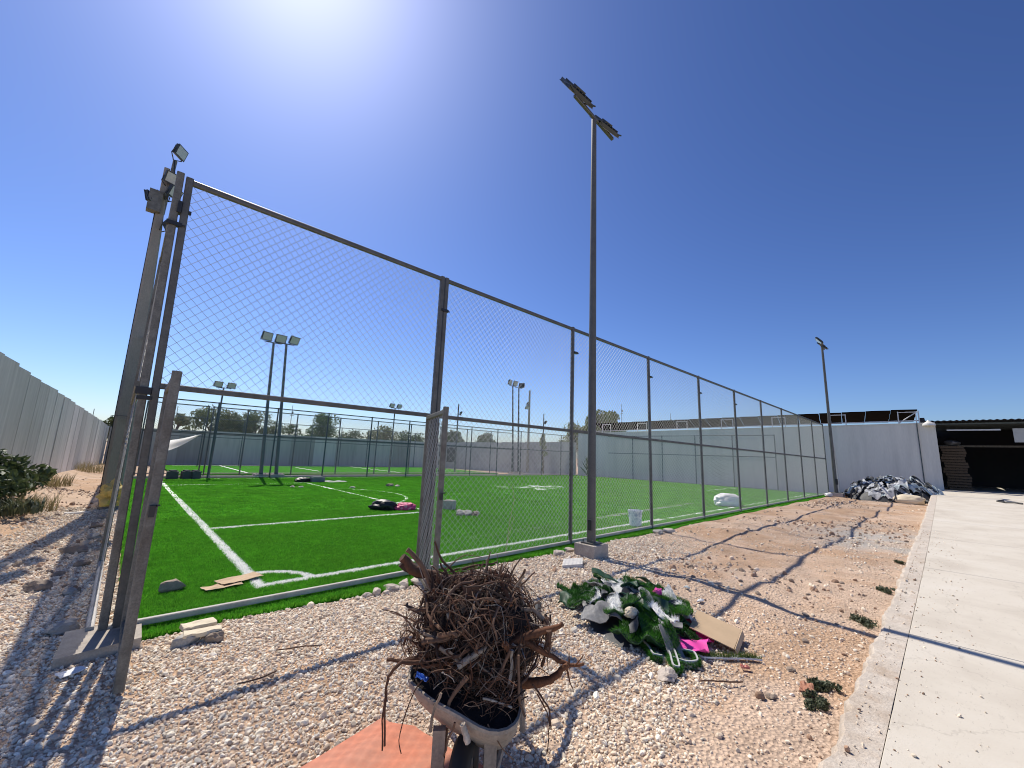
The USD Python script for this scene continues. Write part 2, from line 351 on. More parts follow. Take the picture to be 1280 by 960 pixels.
# ground: pink-tan stony earth; grey-white spread and orange soil in patches; stones come as geometry
ground_mat = usdkit.material(stage, "/World/Looks/stony_ground", {
    "g": ("geometry", {}),
    "n1": ("noise_texture", {"scale": 0.35, "detail": 6.0, "roughness": 0.6}),
    "r1": ("rgb_ramp", {"ramp": [(0.30, (0.55, 0.39, 0.265)), (0.46, (0.60, 0.445, 0.325)), (0.56, (0.51, 0.335, 0.21)), (0.70, (0.58, 0.45, 0.34))]}),
    "n2": ("noise_texture", {"scale": 2.3, "detail": 8.0, "roughness": 0.7}),
    "m2": ("map_range", {"from_min": 0.3, "from_max": 0.72, "to_min": 0.78, "to_max": 1.2, "clamp": True}),
    "x2": ("mix", {"mix_type": "multiply", "fac": 1.0}),
    "v3": ("voronoi_texture", {"scale": 38.0, "randomness": 1.0}),
    "m3": ("map_range", {"from_min": 0.0, "from_max": 0.75, "to_min": 1.12, "to_max": 0.72, "clamp": True}),
    "x3": ("mix", {"mix_type": "multiply", "fac": 0.8}),
    "n4": ("noise_texture", {"scale": 95.0, "detail": 3.0, "roughness": 0.7}),
    "m4": ("map_range", {"from_min": 0.3, "from_max": 0.7, "to_min": 0.82, "to_max": 1.16, "clamp": True}),
    "x4": ("mix", {"mix_type": "multiply", "fac": 1.0}),
    "sp": ("separate_xyz", {}),
    "ms": ("map_range", {"from_min": 9.5, "from_max": 11.0, "clamp": True}),
    "me": ("map_range", {"from_min": 16.0, "from_max": 13.5, "clamp": True}),
    "my": ("map_range", {"from_min": 2.9, "from_max": 1.9, "clamp": True}),
    "a1": ("math", {"math_type": "multiply"}), "a2": ("math", {"math_type": "multiply"}),
    "n5": ("noise_texture", {"scale": 1.1, "detail": 6.0, "roughness": 0.65}),
    "m5": ("map_range", {"from_min": 0.36, "from_max": 0.58, "clamp": True}),
    "a3": ("math", {"math_type": "multiply"}),
    "x5": ("mix", {"color2": (0.43, 0.395, 0.35)}),
    "b1": ("bump", {"strength": 0.8, "distance": 0.02}),
    "b2": ("bump", {"strength": 0.5, "distance": 0.006}),
    "p": ("principled_bsdf", {"roughness": 0.95, "specular_ior_level": 0.2}),
}, [("g.position", "n1.vector"), ("n1.fac", "r1.fac"), ("g.position", "n2.vector"), ("n2.fac", "m2.value"), ("r1.color", "x2.color1"), ("m2.result", "x2.color2"),
    ("g.position", "sp.vector"), ("sp.x", "ms.value"), ("sp.x", "me.value"), ("sp.y", "my.value"), ("ms.result", "a1.value1"), ("me.result", "a1.value2"), ("a1.value", "a2.value1"), ("my.result", "a2.value2"),
    ("g.position", "n5.vector"), ("n5.fac", "m5.value"), ("a2.value", "a3.value1"), ("m5.result", "a3.value2"), ("a3.value", "x5.fac"), ("x2.color", "x5.color1"),
    ("g.position", "v3.vector"), ("v3.distance", "m3.value"), ("x5.color", "x3.color1"), ("m3.result", "x3.color2"),
    ("g.position", "n4.vector"), ("n4.fac", "m4.value"), ("x3.color", "x4.color1"), ("m4.result", "x4.color2"), ("x4.color", "p.base_color"),
    ("v3.distance", "b1.height"), ("n4.fac", "b2.height"), ("b1.normal", "b2.normal"), ("b2.normal", "p.normal")], surface="p.BSDF")

turf_mat = usdkit.material(stage, "/World/Looks/artificial_turf", {
    "g": ("geometry", {}),
    "n1": ("noise_texture", {"scale": 90.0, "detail": 3.0, "roughness": 0.7}),
    "r1": ("rgb_ramp", {"ramp": [(0.3, (0.03, 0.145, 0.009)), (0.7, (0.075, 0.29, 0.022))]}),
    "n2": ("noise_texture", {"scale": 0.5, "detail": 4.0}),
    "m2": ("map_range", {"from_min": 0.3, "from_max": 0.7, "to_min": 0.88, "to_max": 1.12, "clamp": True}),
    "x2": ("mix", {"mix_type": "multiply", "fac": 1.0}),
    "b": ("bump", {"strength": 1.0, "distance": 0.02}),
    "p": ("principled_bsdf", {"roughness": 1.0, "specular_ior_level": 0.0}),
}, [("g.position", "n1.vector"), ("n1.fac", "r1.fac"), ("g.position", "n2.vector"), ("n2.fac", "m2.value"), ("r1.color", "x2.color1"), ("m2.result", "x2.color2"), ("x2.color", "p.base_color"),
    ("n1.fac", "b.height"), ("b.normal", "p.normal")], surface="p.BSDF")


# ------------------------------------------------------------------ ground
def walk_z(x):
    return 0.07 + 0.45 * np.clip((np.asarray(x, float) - 9.0) / 23.0, 0, 1) ** 1.4


def zg(x, y):
    x, y = np.asarray(x, float), np.asarray(y, float)
    p = np.stack([x, y, 0 * x], -1)
    z = -0.02 + 0.035 * (fbm(p * 0.9, 3, 3) - 0.5) + 0.018 * (fbm(p * 4.0, 2, 5) - 0.5)
    dirt = smoothstep(x, 3.2, 6.5) * smoothstep(y, 0.6, 1.4) * (1 - smoothstep(y, 3.4, 4.3)) * (1 - smoothstep(x, 30, 32))
    z = z + dirt * (0.20 * (fbm(p * 0.55, 3, 9) - 0.5) + 0.07 * (fbm(p * 2.6, 3, 10) - 0.5))
    bank = smoothstep(-x, 0.5, 2.1) * smoothstep(y, 7, 12) * (1 - smoothstep(y, 26, 36))
    z = z + 0.36 * bank + 0.08 * bank * (fbm(p * 1.3, 3, 12) - 0.5)
    turf = smoothstep(x, 0.1, 0.35) * smoothstep(y, 4.42, 4.7)
    z = z * (1 - turf) - 0.09 * turf
    walk = 1 - smoothstep(y, 0.30, 0.52)
    z = np.where(walk > 0, z * (1 - walk) - 0.12 * walk, z)
    return z


xs = np.unique(np.round(np.concatenate([np.linspace(-400, -30, 12), np.linspace(-30, -4, 30), np.arange(-4, 14, 0.09), np.arange(14, 34, 0.22), np.linspace(34, 80, 24), np.linspace(80, 500, 12)]), 4))
ys = np.unique(np.round(np.concatenate([np.linspace(-400, -20, 10), np.linspace(-20, -2, 14), np.arange(-2, 5.2, 0.09), np.arange(5.2, 15, 0.3), np.linspace(15, 80, 50), np.linspace(80, 500, 12)]), 4))
GX, GY = np.meshgrid(xs, ys, indexing="ij")
gm = MB().grid(np.stack([GX, GY, zg(GX, GY)], -1), flip=False)
obj("/World", "ground", gm, ground_mat, smooth=60, kind="structure")

# ------------------------------------------------------------------ football pitch of artificial turf
PX0, PX1, PY0, PY1 = 1.3, 27.9, 5.2, 22.0
turf = thing("artificial_turf", "bright green artificial turf of the near football pitch with white lines", "turf", kind="structure")
ex = np.arange(0.22, 29.3, 0.12)
edge = 4.40 + 0.05 * np.sin(ex * 1.9) + 0.05 * (noise(np.c_[ex * 1.7, ex * 0, ex * 0], 4) - 0.5) + 0.03 * smoothstep(ex, 2, 6)


def turf_edge(x):
    return np.interp(x, ex, edge)


rows = np.array([0, 0.03, 0.2, 0.6, 1.2, 2.5, 5, 9, 14, 18.05])
T = np.zeros((len(ex), len(rows), 3))
for j, r in enumerate(rows):
    T[:, j, 0] = ex
    T[:, j, 1] = edge + r if r < 1 else edge * 0 + 4.42 + r
    T[:, j, 2] = 0.0 if j else -0.012
tm = MB().grid(T)
lip = np.stack([np.stack([ex, edge, 0 * ex - 0.012], -1), np.stack([ex, edge + 0.004, 0 * ex - 0.06], -1)], 1)
tm.grid(lip, flip=True)
obj(turf, "turf_surface", tm, turf_mat, smooth=30)


def strip(p0, p1, w, z=0.005, n=2):
    p0, p1 = np.array(p0, float), np.array(p1, float)
    d = unit(p1 - p0)
    q = np.array([-d[1], d[0]]) * w / 2
    t = np.linspace(0, 1, n)[:, None]
    a, b = p0 + (p1 - p0) * t - q, p0 + (p1 - p0) * t + q
    P = np.stack([np.c_[a, np.full(n, z)], np.c_[b, np.full(n, z)]], 1)
    return MB().grid(P, flip=True)


def arc_strip(c, r, a0, a1, w, z, n=40):
    a = np.radians(np.linspace(a0, a1, n))
    u = np.stack([np.cos(a), np.sin(a)], -1)
    P = np.stack([np.c_[c + u * (r + w / 2), np.full(n, z)], np.c_[c + u * (r - w / 2), np.full(n, z)]], 1)
    return MB().grid(P)


LW = 0.10
BOXY0, BOXY1, BOXX = 9.1, 18.9, 5.95
CEN = np.array([14.6, 13.9])
lines = [("L", (PX0, PY0 - .05), (PX0, PY1), LW * 1.15), ("L", (PX0 + .06, PY0), (PX1, PY0), LW), ("L", (PX0, PY1), (PX1, PY1), LW), ("L", (PX1, PY0 + .06), (PX1, PY1 - .06), LW),
         ("L", (PX0 + .06, BOXY0), (BOXX + .05, BOXY0), LW), ("L", (PX0 + .06, BOXY1), (BOXX + .05, BOXY1), LW), ("L", (BOXX, BOXY0 + .06), (BOXX, BOXY1 - .06), LW),
         ("L", (PX1 - 4.6, BOXY0), (PX1 - .06, BOXY0), LW), ("L", (PX1 - 4.6, BOXY1), (PX1 - .06, BOXY1), LW), ("L", (PX1 - 4.6, BOXY0 + .06), (PX1 - 4.6, BOXY1 - .06), LW)]
for k, (_, a, b, w) in enumerate(lines):
    obj(turf, "white_line", strip(a, b, w, 0.005 + 0.0 * k), WHITE_LINE)
obj(turf, "corner_arc", arc_strip(np.array([PX0, PY0]), 0.52, 4, 86, 0.09, 0.007), WHITE_LINE)
obj(turf, "penalty_arc", arc_strip(np.array([4.2, 13.6]), 3.1, -54, 54, 0.10, 0.007), WHITE_LINE)
r2 = np.random.default_rng(5)
em = MB()
for k in range(26):                                     # worn white emblem pieces at the centre spot
    a, rr = r2.uniform(0, 6.28), 1.55 * math.sqrt(r2.random())
    c = CEN + np.array([math.cos(a) * rr * 1.15, math.sin(a) * rr * 0.75])
    n = r2.integers(5, 8)
    th = np.sort(r2.uniform(0, 6.28, n))
    rad = r2.uniform(0.10, 0.38, n)
    pl = np.c_[c[0] + np.cos(th) * rad * 1.5, c[1] + np.sin(th) * rad]
    v = np.vstack([np.c_[pl, np.full(n, 0.006 + k * 0.0004)], [[*c, 0.006 + k * 0.0004]]])
    em.add(v, [[n, j, (j + 1) % n] for j in range(n)])
obj(turf, "centre_emblem", em, WHITE_LINE)
t = np.linspace(4.1, 15.5, 60)
w0 = 0.11 + 0.06 * (noise(np.c_[t * 2.3, t * 0, t * 0], 8) - 0.5)
cy = 5.95 + (t - 4.1) * 0.055
SP = np.stack([np.c_[t, cy - w0, np.full(60, 0.010)], np.c_[t, cy + w0, np.full(60, 0.010)]], 1)
obj(turf, "sand_strip", MB().grid(SP, flip=True), SAND)


def on_white(x, y):
    m = np.zeros_like(x, bool)
    for _, a, b, w in lines:
        a, b = np.array(a), np.array(b)
        d = unit(b - a)
        s = (x - a[0]) * d[0] + (y - a[1]) * d[1]
        e = np.abs(-(x - a[0]) * d[1] + (y - a[1]) * d[0])
        m |= (s > -0.02) & (s < np.linalg.norm(b - a) + 0.02) & (e < w / 2)
    rr, aa = np.hypot(x - PX0, y - PY0), np.degrees(np.arctan2(y - PY0, x - PX0))
    m |= (np.abs(rr - 0.52) < 0.045) & (aa > 0) & (aa < 90)
    return m


def tuft(seed, n=16, h=0.036, spread=0.032, w=0.0034):
    r = np.random.default_rng(seed)
    m = MB()
    for _ in range(n):
        a, q = r.uniform(0, 6.28), spread * math.sqrt(r.random())
        b = np.array([math.cos(a) * q, math.sin(a) * q, -0.002])
        l = r.uniform(0, 6.28)
        lean = np.array([math.cos(l), math.sin(l), 0]) * r.uniform(0.002, 0.018)
        s = np.array([-math.sin(l), math.cos(l), 0]) * w / 2
        hh = h * r.uniform(0.7, 1.1)
        mid, top = b + lean * 0.35 + [0, 0, hh * 0.6], b + lean + [0, 0, hh]
        m.add([b - s, b + s, mid + s * 0.8, mid - s * 0.8, top], [[0, 1, 2], [0, 2, 3], [3, 2, 4]])
    return m


def instancer(path, protos, pts, idx, yaw, scl, kind="stuff", label=None, cat=None, full=None):
    pi = UsdGeom.PointInstancer.Define(stage, path)
    names = []
    for k, (mesh, mat) in enumerate(protos):
        pp = f"{path}/source_{k}"
        usdkit.mesh(stage, pp, mesh.arrays() if isinstance(mesh, MB) else mesh, mat, smooth=False)
        names.append(pp)
    pi.CreatePrototypesRel().SetTargets([Sdf.Path(p) for p in names])
    pi.CreatePositionsAttr(Vt.Vec3fArray.FromNumpy(np.asarray(pts, np.float32)))
    pi.CreateProtoIndicesAttr(Vt.IntArray.FromNumpy(np.asarray(idx, np.int32)))
    if full is None:
        q = np.zeros((len(pts), 4), np.float16)
        q[:, 3] = np.cos(yaw / 2)
        q[:, 2] = np.sin(yaw / 2)
    else:
        q = full.astype(np.float16)
    pi.CreateOrientationsAttr(Vt.QuathArray.FromNumpy(q))
    scl = np.asarray(scl, np.float32)
    pi.CreateScalesAttr(Vt.Vec3fArray.FromNumpy(np.repeat(scl[:, None], 3, 1) if scl.ndim == 1 else scl))
    tag(pi, label, cat, None, kind)
    return pi


r3 = np.random.default_rng(21)
N = 120000
gx, gy = r3.uniform(0.22, 9.0, N), r3.uniform(4.36, 10.5, N)
dist = np.hypot(gx, gy)
ok = (gy > turf_edge(gx) + 0.004) & (r3.random(N) < np.clip((6.2 / dist) ** 2.2, 0, 1))
wh = on_white(gx, gy)
gp = np.c_[gx, gy, np.zeros(N)]
k = ok & ~wh
instancer(turf + "/grass_blades", [(tuft(s), TURF_BLADE[s % 3]) for s in range(6)], gp[k], r3.integers(0, 6, k.sum()), r3.uniform(0, 6.28, k.sum()), r3.uniform(0.8, 1.15, k.sum()))
rf = np.random.default_rng(23)
NF = 30000
fx, fy = rf.uniform(0.4, 29.0, NF), rf.uniform(4.6, 22.2, NF)
fd = np.hypot(fx, fy)
kf = (rf.random(NF) < smoothstep(fd, 5.5, 8.5)) & ~on_white(fx, fy)
instancer(turf + "/far_blades", [(tuft(80 + s_, n=34, h=0.03, spread=0.15, w=0.012), TURF_BLADE[s_ % 3]) for s_ in range(6)], np.c_[fx, fy, 0 * fx][kf], rf.integers(0, 6, kf.sum()), rf.uniform(0, 6.28, kf.sum()), rf.uniform(0.8, 1.15, kf.sum()))
N2 = 42000
which = r3.integers(0, 4, N2)
wx, wy = np.empty(N2), np.empty(N2)
for i, (_, a, b, w) in enumerate((lines[0], lines[1], lines[4])):
    q = which == i
    L = min(np.hypot(b[0] - a[0], b[1] - a[1]), 9.0)
    d = unit(np.array(b) - np.array(a))
    s, e = r3.uniform(0, L, q.sum()), r3.uniform(-w / 2, w / 2, q.sum())
    wx[q], wy[q] = a[0] + d[0] * s - d[1] * e, a[1] + d[1] * s + d[0] * e
q = which == 3
aa, rr = r3.uniform(0, 1.57, q.sum()), r3.uniform(0.475, 0.565, q.sum())
wx[q], wy[q] = PX0 + np.cos(aa) * rr, PY0 + np.sin(aa) * rr
keep = np.where(which == 3, r3.random(N2) < 0.12, r3.random(N2) < np.clip((5.8 / np.hypot(wx, wy)) ** 2.2, 0, 1) * 0.85)
instancer(turf + "/white_blades", [(tuft(40 + s, n=12, spread=0.014, h=0.032), TURF_WHITE) for s in range(3)], np.c_[wx, wy, 0 * wx][keep], r3.integers(0, 3, keep.sum()), r3.uniform(0, 6.28, keep.sum()),
          r3.uniform(0.8, 1.1, keep.sum()))

turf2 = thing("artificial_turf", "bright green artificial turf of the second pitch beyond the lamp poles", "turf", kind="structure")
obj(turf2, "turf_surface", MB().box((12.3, 30.4, -0.03), (20.6, 10.4, 0.06)), turf_mat)
for a, b in (((5.2, 26.2), (5.2, 35.2)), ((2.6, 35.2), (22.2, 35.2)), ((2.6, 26.2), (22.2, 26.2)), ((14.4, 26.26), (14.4, 35.1)), ((9.5, 28), (9.5, 33))):
    obj(turf2, "white_line", strip(a, b, 0.12, 0.004 if a[0] in (2.6,) else 0.008), WHITE_LINE)
obj("/World", "pale_kerb", MB().box((14.7, 22.78, -0.02), (29.0, 0.2, 0.22)), KERB, kind="structure")

# ------------------------------------------------------------------ concrete path on the right
path = thing("path", "pale concrete path with worn kerb along the right", "path", kind="structure")
cuts = [-6, -2.2, 1.6, 5.3, 9.0, 12.8, 16.5, 20.5, 24.5, 28.3, 32.0, 36.0, 46.0]
for a, b in zip(cuts[:-1], cuts[1:]):
    xx = np.linspace(a + 0.006, b - 0.006, 9)
    top = np.stack([np.c_[xx, np.full(9, y), walk_z(xx) + dz] for y, dz in ((-9.0, 0), (0.360, 0), (0.3635, -0.004), (0.3635, -0.3))], 1)
    m = MB().grid(top, flip=True)
    for xe in (xx[0], xx[-1]):
        ze = float(walk_z(xe))
        m.add([[xe, -9, ze], [xe, 0.36, ze], [xe, 0.36, ze - .3], [xe, -9, ze - .3]], [[0, 1, 2], [0, 2, 3]])
    if a < 32:
        ym = -4.2
        m2 = MB()
    obj(path, "concrete_slab", m, SLAB, smooth=25)
kc = np.array([-4.0, -0.9, 2.1, 5.05, 8.1, 11.0, 14.1, 17.0, 20.2, 23.0, 26.0, 28.6])
for i, (a, b) in enumerate(zip(kc[:-1], kc[1:])):
    n = 60
    xx = np.linspace(a + 0.003, b - 0.003, n)
    bite = 0.07 * (fbm(np.c_[xx * 1.1, xx * 0, xx * 0 + 3], 3, 17) - 0.5) + 0.06 * (fbm(np.c_[xx * 9.0, xx * 0, xx * 0 + 7], 3, 19) - 0.5) + (0.03 * smoothstep(-xx, -3.2, -2.2) if a < 3.2 else 0)
    yo = 0.565 + bite
    zt = walk_z(xx) + 0.004 + 0.012 * (fbm(np.c_[xx * 3, xx * 0, xx * 0], 4, 18) - 0.5) - 0.004
    prof = [(0.366, -0.004), (0.372, 0.004), (None, 0.0), (None, -0.02), (None, -0.35)]
    P = np.zeros((n, 5, 3))
    P[:, :, 0] = xx[:, None]
    P[:, 0, 1], P[:, 1, 1], P[:, 2, 1], P[:, 3, 1], P[:, 4, 1] = 0.3645, 0.367, yo - 0.025, yo, yo + 0.05
    P[:, 0, 2], P[:, 1, 2], P[:, 2, 2], P[:, 3, 2], P[:, 4, 2] = zt - 0.3, zt, zt - 0.003, zt - 0.03, zt - 0.5
    obj(path, "kerb_stone", MB().grid(P), KERB, smooth=35)
obj(path, "end_block", MB().box((30.3, 0.48, 0.19), (3.4, 0.23, 0.60)), CONC)

# ------------------------------------------------------------------ gravel and stones
r4 = np.random.default_rng(31)


def pebble(seed):
    return rock((1.0, 0.78, 0.6), 200 + seed, sub=1, rough=0.22)


N = 800000
px, py = r4.uniform(-3.2, 12.5, N), r4.uniform(0.62, 13.5, N)
d = np.hypot(px, py)
wob = 0.5 * (fbm(np.c_[px * 0.8, py * 0.8, px * 0], 3, 41) - 0.5)
g_near = 1 - smoothstep(px - (2.25 + 1.9 * np.maximum(py - 1.05, -0.3)) + wob * 1.6, -0.25, 0.4)                        # gravel field on the left
g_fence = smoothstep(py + wob, 2.7, 3.3) * (1 - smoothstep(px, 5.5, 9.5))  # and along the fence
g_pile = smoothstep(1.15 - np.hypot((px - 3.2) / 1.4, (py - 2.1) / 0.9) + wob, 0, 0.35)
patch = 0.07 * smoothstep(fbm(np.c_[px * 0.7, py * 0.7, px * 0], 3, 44), 0.46, 0.62) + 0.008
dens = np.maximum(np.maximum(g_near, g_fence * 0.95), np.maximum(g_pile, patch))
left = px < 0.05
leftd = smoothstep(fbm(np.c_[px * 0.5, py * 0.35, px * 0], 3, 45) + 0.25 * smoothstep(px, -1.6, -0.4) - 0.22 * smoothstep(py, 8, 12), 0.38, 0.6) * 0.9 + 0.1
dens = np.where(left & (py > 4), leftd, dens)
inturf = (px > 0.2) & (py > turf_edge(px) - 0.015)
dens *= np.clip((4.2 / np.maximum(d, 1.0)) ** 1.3, 0, 1)
keep = (r4.random(N) < dens) & ~inturf & ~((px > 0.2) & (py > 4.6))
px, py, d = px[keep], py[keep], d[keep]
size = 0.0088 * np.exp(r4.normal(0, 0.38, len(px))) * np.clip(0.85 + d * 0.05, 0.9, 2.0)
pz = zg(px, py) + size * 0.25
qq = r4.normal(size=(len(px), 4))
qq[:, :2] *= 0.45
qq /= np.linalg.norm(qq, axis=1, keepdims=True)
instancer("/World/gravel", [(pebble(s), PEBBLES[s % 5]) for s in range(10)], np.c_[px, py, pz], r4.integers(0, 10, len(px)), None, size, label="pale pinkish crushed gravel strewn over the ground by the fence", cat="gravel", full=qq)

# fine grit over the bare earth
N = 90000
qx, qy = r4.uniform(1.5, 12, N), r4.uniform(0.6, 3.6, N)
kq = r4.random(N) < np.clip(3.6 / np.hypot(qx, qy), 0, 1) ** 1.5 * (0.25 + 0.75 * smoothstep(fbm(np.c_[qx * 1.1, qy * 1.1, qx * 0], 3, 47), 0.36, 0.6))
qx, qy = qx[kq], qy[kq]
qs = 0.0042 * np.exp(r4.normal(0, 0.35, len(qx)))
qq = r4.normal(size=(len(qx), 4))
qq /= np.linalg.norm(qq, axis=1, keepdims=True)
instancer("/World/grit", [(rock((1.0, 0.8, 0.6), 260 + s_, sub=0, rough=0.2), (PEBBLES[0], PEBBLES[2], PEBBLES[3], CLOD)[s_]) for s_ in range(4)], np.c_[qx, qy, zg(qx, qy) + qs * 0.3], r4.integers(0, 4, len(qx)), None, qs,
          label="fine grit covering the bare earth between gravel and path", cat="grit", full=qq)

# pebbles trodden onto the path's edge
N = 700
sx_, sy_ = r4.uniform(2.2, 14, N), 0.50 - 0.55 * r4.random(N) ** 2.2
qq = r4.normal(size=(N, 4))
qq /= np.linalg.norm(qq, axis=1, keepdims=True)
ss_ = 0.0052 * np.exp(r4.normal(0, 0.45, N))
instancer("/World/spilled_pebbles", [(pebble(90 + s_), (PEBBLES[0], PEBBLES[2], CLOD)[s_]) for s_ in range(3)], np.c_[sx_, sy_, walk_z(sx_) + ss_ * 0.4], r4.integers(0, 3, N), None, ss_,
          label="loose pebbles trodden onto the kerb and the edge of the path", cat="pebbles", full=qq)

# clods and stones over the dug earth to the right and by the left wall
N = 9000
cx, cyy = np.r_[r4.uniform(3.0, 29, N), r4.uniform(-2.3, -0.1, 5000)], np.r_[r4.uniform(0.66, 4.2, N), r4.uniform(6, 24, 5000)]
clump = smoothstep(fbm(np.c_[cx * 0.45, cyy * 0.6, cx * 0], 3, 51), 0.44, 0.66)
keep = r4.random(len(cx)) < clump * 0.75 + 0.03
cx, cyy = cx[keep], cyy[keep]
s = 0.017 * np.exp(r4.normal(0, 0.5, len(cx)))
qq = r4.normal(size=(len(cx), 4))
qq /= np.linalg.norm(qq, axis=1, keepdims=True)
instancer("/World/rubble", [(pebble(60 + s_), m_) for s_, m_ in enumerate((CLOD, CLOD, PEBBLES[2], PEBBLES[0], ROCK_B))], np.c_[cx, cyy, zg(cx, cyy) + s * 0.2], r4.integers(0, 5, len(cx)), None, np.minimum(s, 0.07),
          label="brown clods and small stones scattered over the dug earth", cat="rubble", full=qq)


def stone(x, y, size, mat, label, seed, group=None, rz=0.0, sink=0.25, z=None, name="stone", cat="stone"):
    v, f = rock(size, seed, rough=0.5)
    a, b = math.cos(rz), math.sin(rz)
    v = v @ np.array([[a, b, 0], [-b, a, 0], [0, 0, 1]])
    p = usdkit.mesh(stage, fresh("/World", name), (v, f), mat, smooth=12)
    UsdGeom.Xformable(p).AddTranslateOp().Set(Gf.Vec3d(x, y, float(zg(x, y) if z is None else z) + size[2] * (1 - sink * 2)))
    tag(p, label, cat, group)


stone(0.58, 5.55, (0.13, 0.09, 0.07), ROCK_B, "brown lump of rock lying on the turf inside the gate opening", 301, z=0.02)
stone(-0.40, 6.45, (0.10, 0.08, 0.07), ROCK_B, "lone dark stone in the gravel left of the fence near pole shadow", 302)
stone(-0.14, 4.95, (0.11, 0.08, 0.06), ROCK_C, "grey stone beside the concrete footing at the fence corner", 303)
stone(-0.25, 8.2, (0.16, 0.10, 0.065), ROCK_B, "largest brown stone in the row along the left fence", 304)
for i, (x, y, s_) in enumerate(((-0.13, 7.4, .08), (-0.1, 9.2, .10), (-0.12, 10.3, .11), (-0.07, 11.4, .09), (-0.3, 7.0, .06), (-0.16, 6.1, .07))):
    stone(x, y, (s_, s_ * .75, s_ * .55), (ROCK_B, ROCK_C)[i % 2], "brown stone in the row along the left fence", 310 + i, group="stones along the left fence", rz=i)
for i, (x, y, s_) in enumerate(((2.10, 4.33, .06), (2.22, 4.36, .08), (2.38, 4.37, .10), (2.56, 4.38, .10), (2.31, 4.30, .05), (2.49, 4.31, .06), (2.0, 4.31, .04))):
    stone(x, y, (s_, s_ * .6, s_ * .5), ROCK_A, "pale stone in the small heap at turf edge behind the wheelbarrow", 330 + i, group="pale stones at the turf edge", rz=i * 1.3)
stone(2.82, 4.36, (0.17, 0.10, 0.05), ROCK_A, "flat pale stone at the turf edge under the right gate leaf", 341)
stone(5.25, 4.36, (0.15, 0.09, 0.05), ROCK_A, "flat pale stone at the foot of the fence post by lamp pole", 342)
stone(5.55, 4.38, (0.12, 0.08, 0.045), ROCK_A, "pale stone between the fence post and the lamp pole block", 343)
stone(8.5, 4.34, (0.15, 0.1, 0.06), ROCK_C, "grey stone at fence foot just right of the white bucket", 344)
stone(8.95, 4.32, (0.2, 0.12, 0.05), ROCK_A, "long flat pale stone at fence foot right of the white bucket", 345)
stone(0.58, 4.13, (0.09, 0.08, 0.06), ROCK_C, "grey stone under the cream boards at the turf edge", 346)
stone(0.74, 4.06, (0.07, 0.06, 0.05), ROCK_B, "dark stone right of the cream boards at the turf edge", 347)
stone(3.02, 1.50, (0.075, 0.06, 0.045), ROCK_A, "pale round stone at the near end of the turf offcut pile", 348)
for i, (x, y) in enumerate(((4.6, 1.0), (5.4, 1.15), (3.9, 0.95), (6.3, 1.3), (3.35, 0.95), (7.2, 1.1))):
    stone(x, y, (.034, .026, .018), ROCK_B, "brown fist-sized stone on the bare earth near the path", 350 + i, group="stones on the bare earth", rz=i)

# ------------------------------------------------------------------ chain-link fence
CELL = 0.093


def chain_link(w, h, r=0.0021, n=3):
    """Zigzag wires, each hooked into its neighbours; in the xz plane from (0, 0)."""
    half = CELL / 2
    nw, nh = int(round(w / half)), int(round(h / half))
    sx, sz = w / nw, h / nh
    k = np.arange(nh + 1)
    V, F, c = [], [], 0
    ang = np.arange(n) / n * 2 * math.pi
    for i in range(nw):
        side = (k + i) % 2
        p = np.stack([(i + side) * sx, np.where(side == 1, r, -r), k * sz], -1)
        ring = np.zeros((len(k), n, 3))
        ring[:, :, 0] = np.cos(ang) * r * 1.42
        ring[:, :, 1] = np.sin(ang) * r
        V.append((p[:, None] + ring).reshape(-1, 3))
        a = (np.arange(nh)[:, None] * n + np.arange(n)[None]).ravel()
        b = (np.arange(nh)[:, None] * n + (np.arange(n)[None] + 1) % n).ravel()
        F.append(np.vstack([np.c_[a, b, b + n], np.c_[a, b + n, a + n]]) + c)
        c += len(k) * n
    return np.vstack(V), np.vstack(F)


UsdGeom.Scope.Define(stage, "/World/Looks/pieces")


def run_fence(label, p0, ang, posts, H, mid, full_from=0, bottom=True, mat=GALV, mesh_src=None, post_w=0.058, rail_w=0.05, gate_bay=None, skip_low=(), mesh=True, lean={}):
    """A straight run: posts at the given distances along the local x axis."""
    f = thing("chain_link_fence", label, "fence", (p0[0], p0[1], 0), ang)
    pm_ = None
    cache = {}
    for i, x in enumerate(posts):
        sx_, sy_ = lean.get(i, (0.0, 0.0))
        obj(f, "post", MB().bar((x + sx_, sy_, -0.1), (x, 0, H + 0.01), post_w), mat)
    for i, (a, b) in enumerate(zip(posts[:-1], posts[1:])):
        if b - a < 0.3:
            continue
        hw = post_w / 2
        obj(f, "top_rail", MB().bar((a + hw, 0, H - rail_w / 2), (b - hw, 0, H - rail_w / 2), rail_w), mat)
        obj(f, "middle_rail", MB().bar((a + hw, 0, mid), (b - hw, 0, mid), rail_w), mat)
        if bottom:
            obj(f, "bottom_rail", MB().bar((a + hw, 0, 0.055), (b - hw, 0, 0.055), rail_w), BASE_RAIL)
        if not mesh:
            continue
        lo = mid + rail_w / 2 if i in skip_low else 0.08
        w, h = round(b - a - post_w, 3), round(H - rail_w - lo, 3)
        if (w, h) not in cache:
            cache[(w, h)] = obj(f, "mesh_panel", chain_link(w, h), WIRE)
            UsdGeom.Xformable(stage.GetPrimAtPath(cache[(w, h)])).AddTranslateOp().Set(Gf.Vec3d(a + hw, 0, lo))
        else:
            q = UsdGeom.Mesh.Define(stage, fresh(f, "mesh_panel"))
            q.GetPrim().GetReferences().AddInternalReference(cache[(w, h)])
            q.GetPrim().GetAttribute("xformOp:translate").Set(Gf.Vec3d(a + hw, 0, lo)) if q.GetPrim().GetAttribute("xformOp:translate") else UsdGeom.Xformable(q).AddTranslateOp().Set(Gf.Vec3d(a + hw, 0, lo))
        # short wire ties
    return f


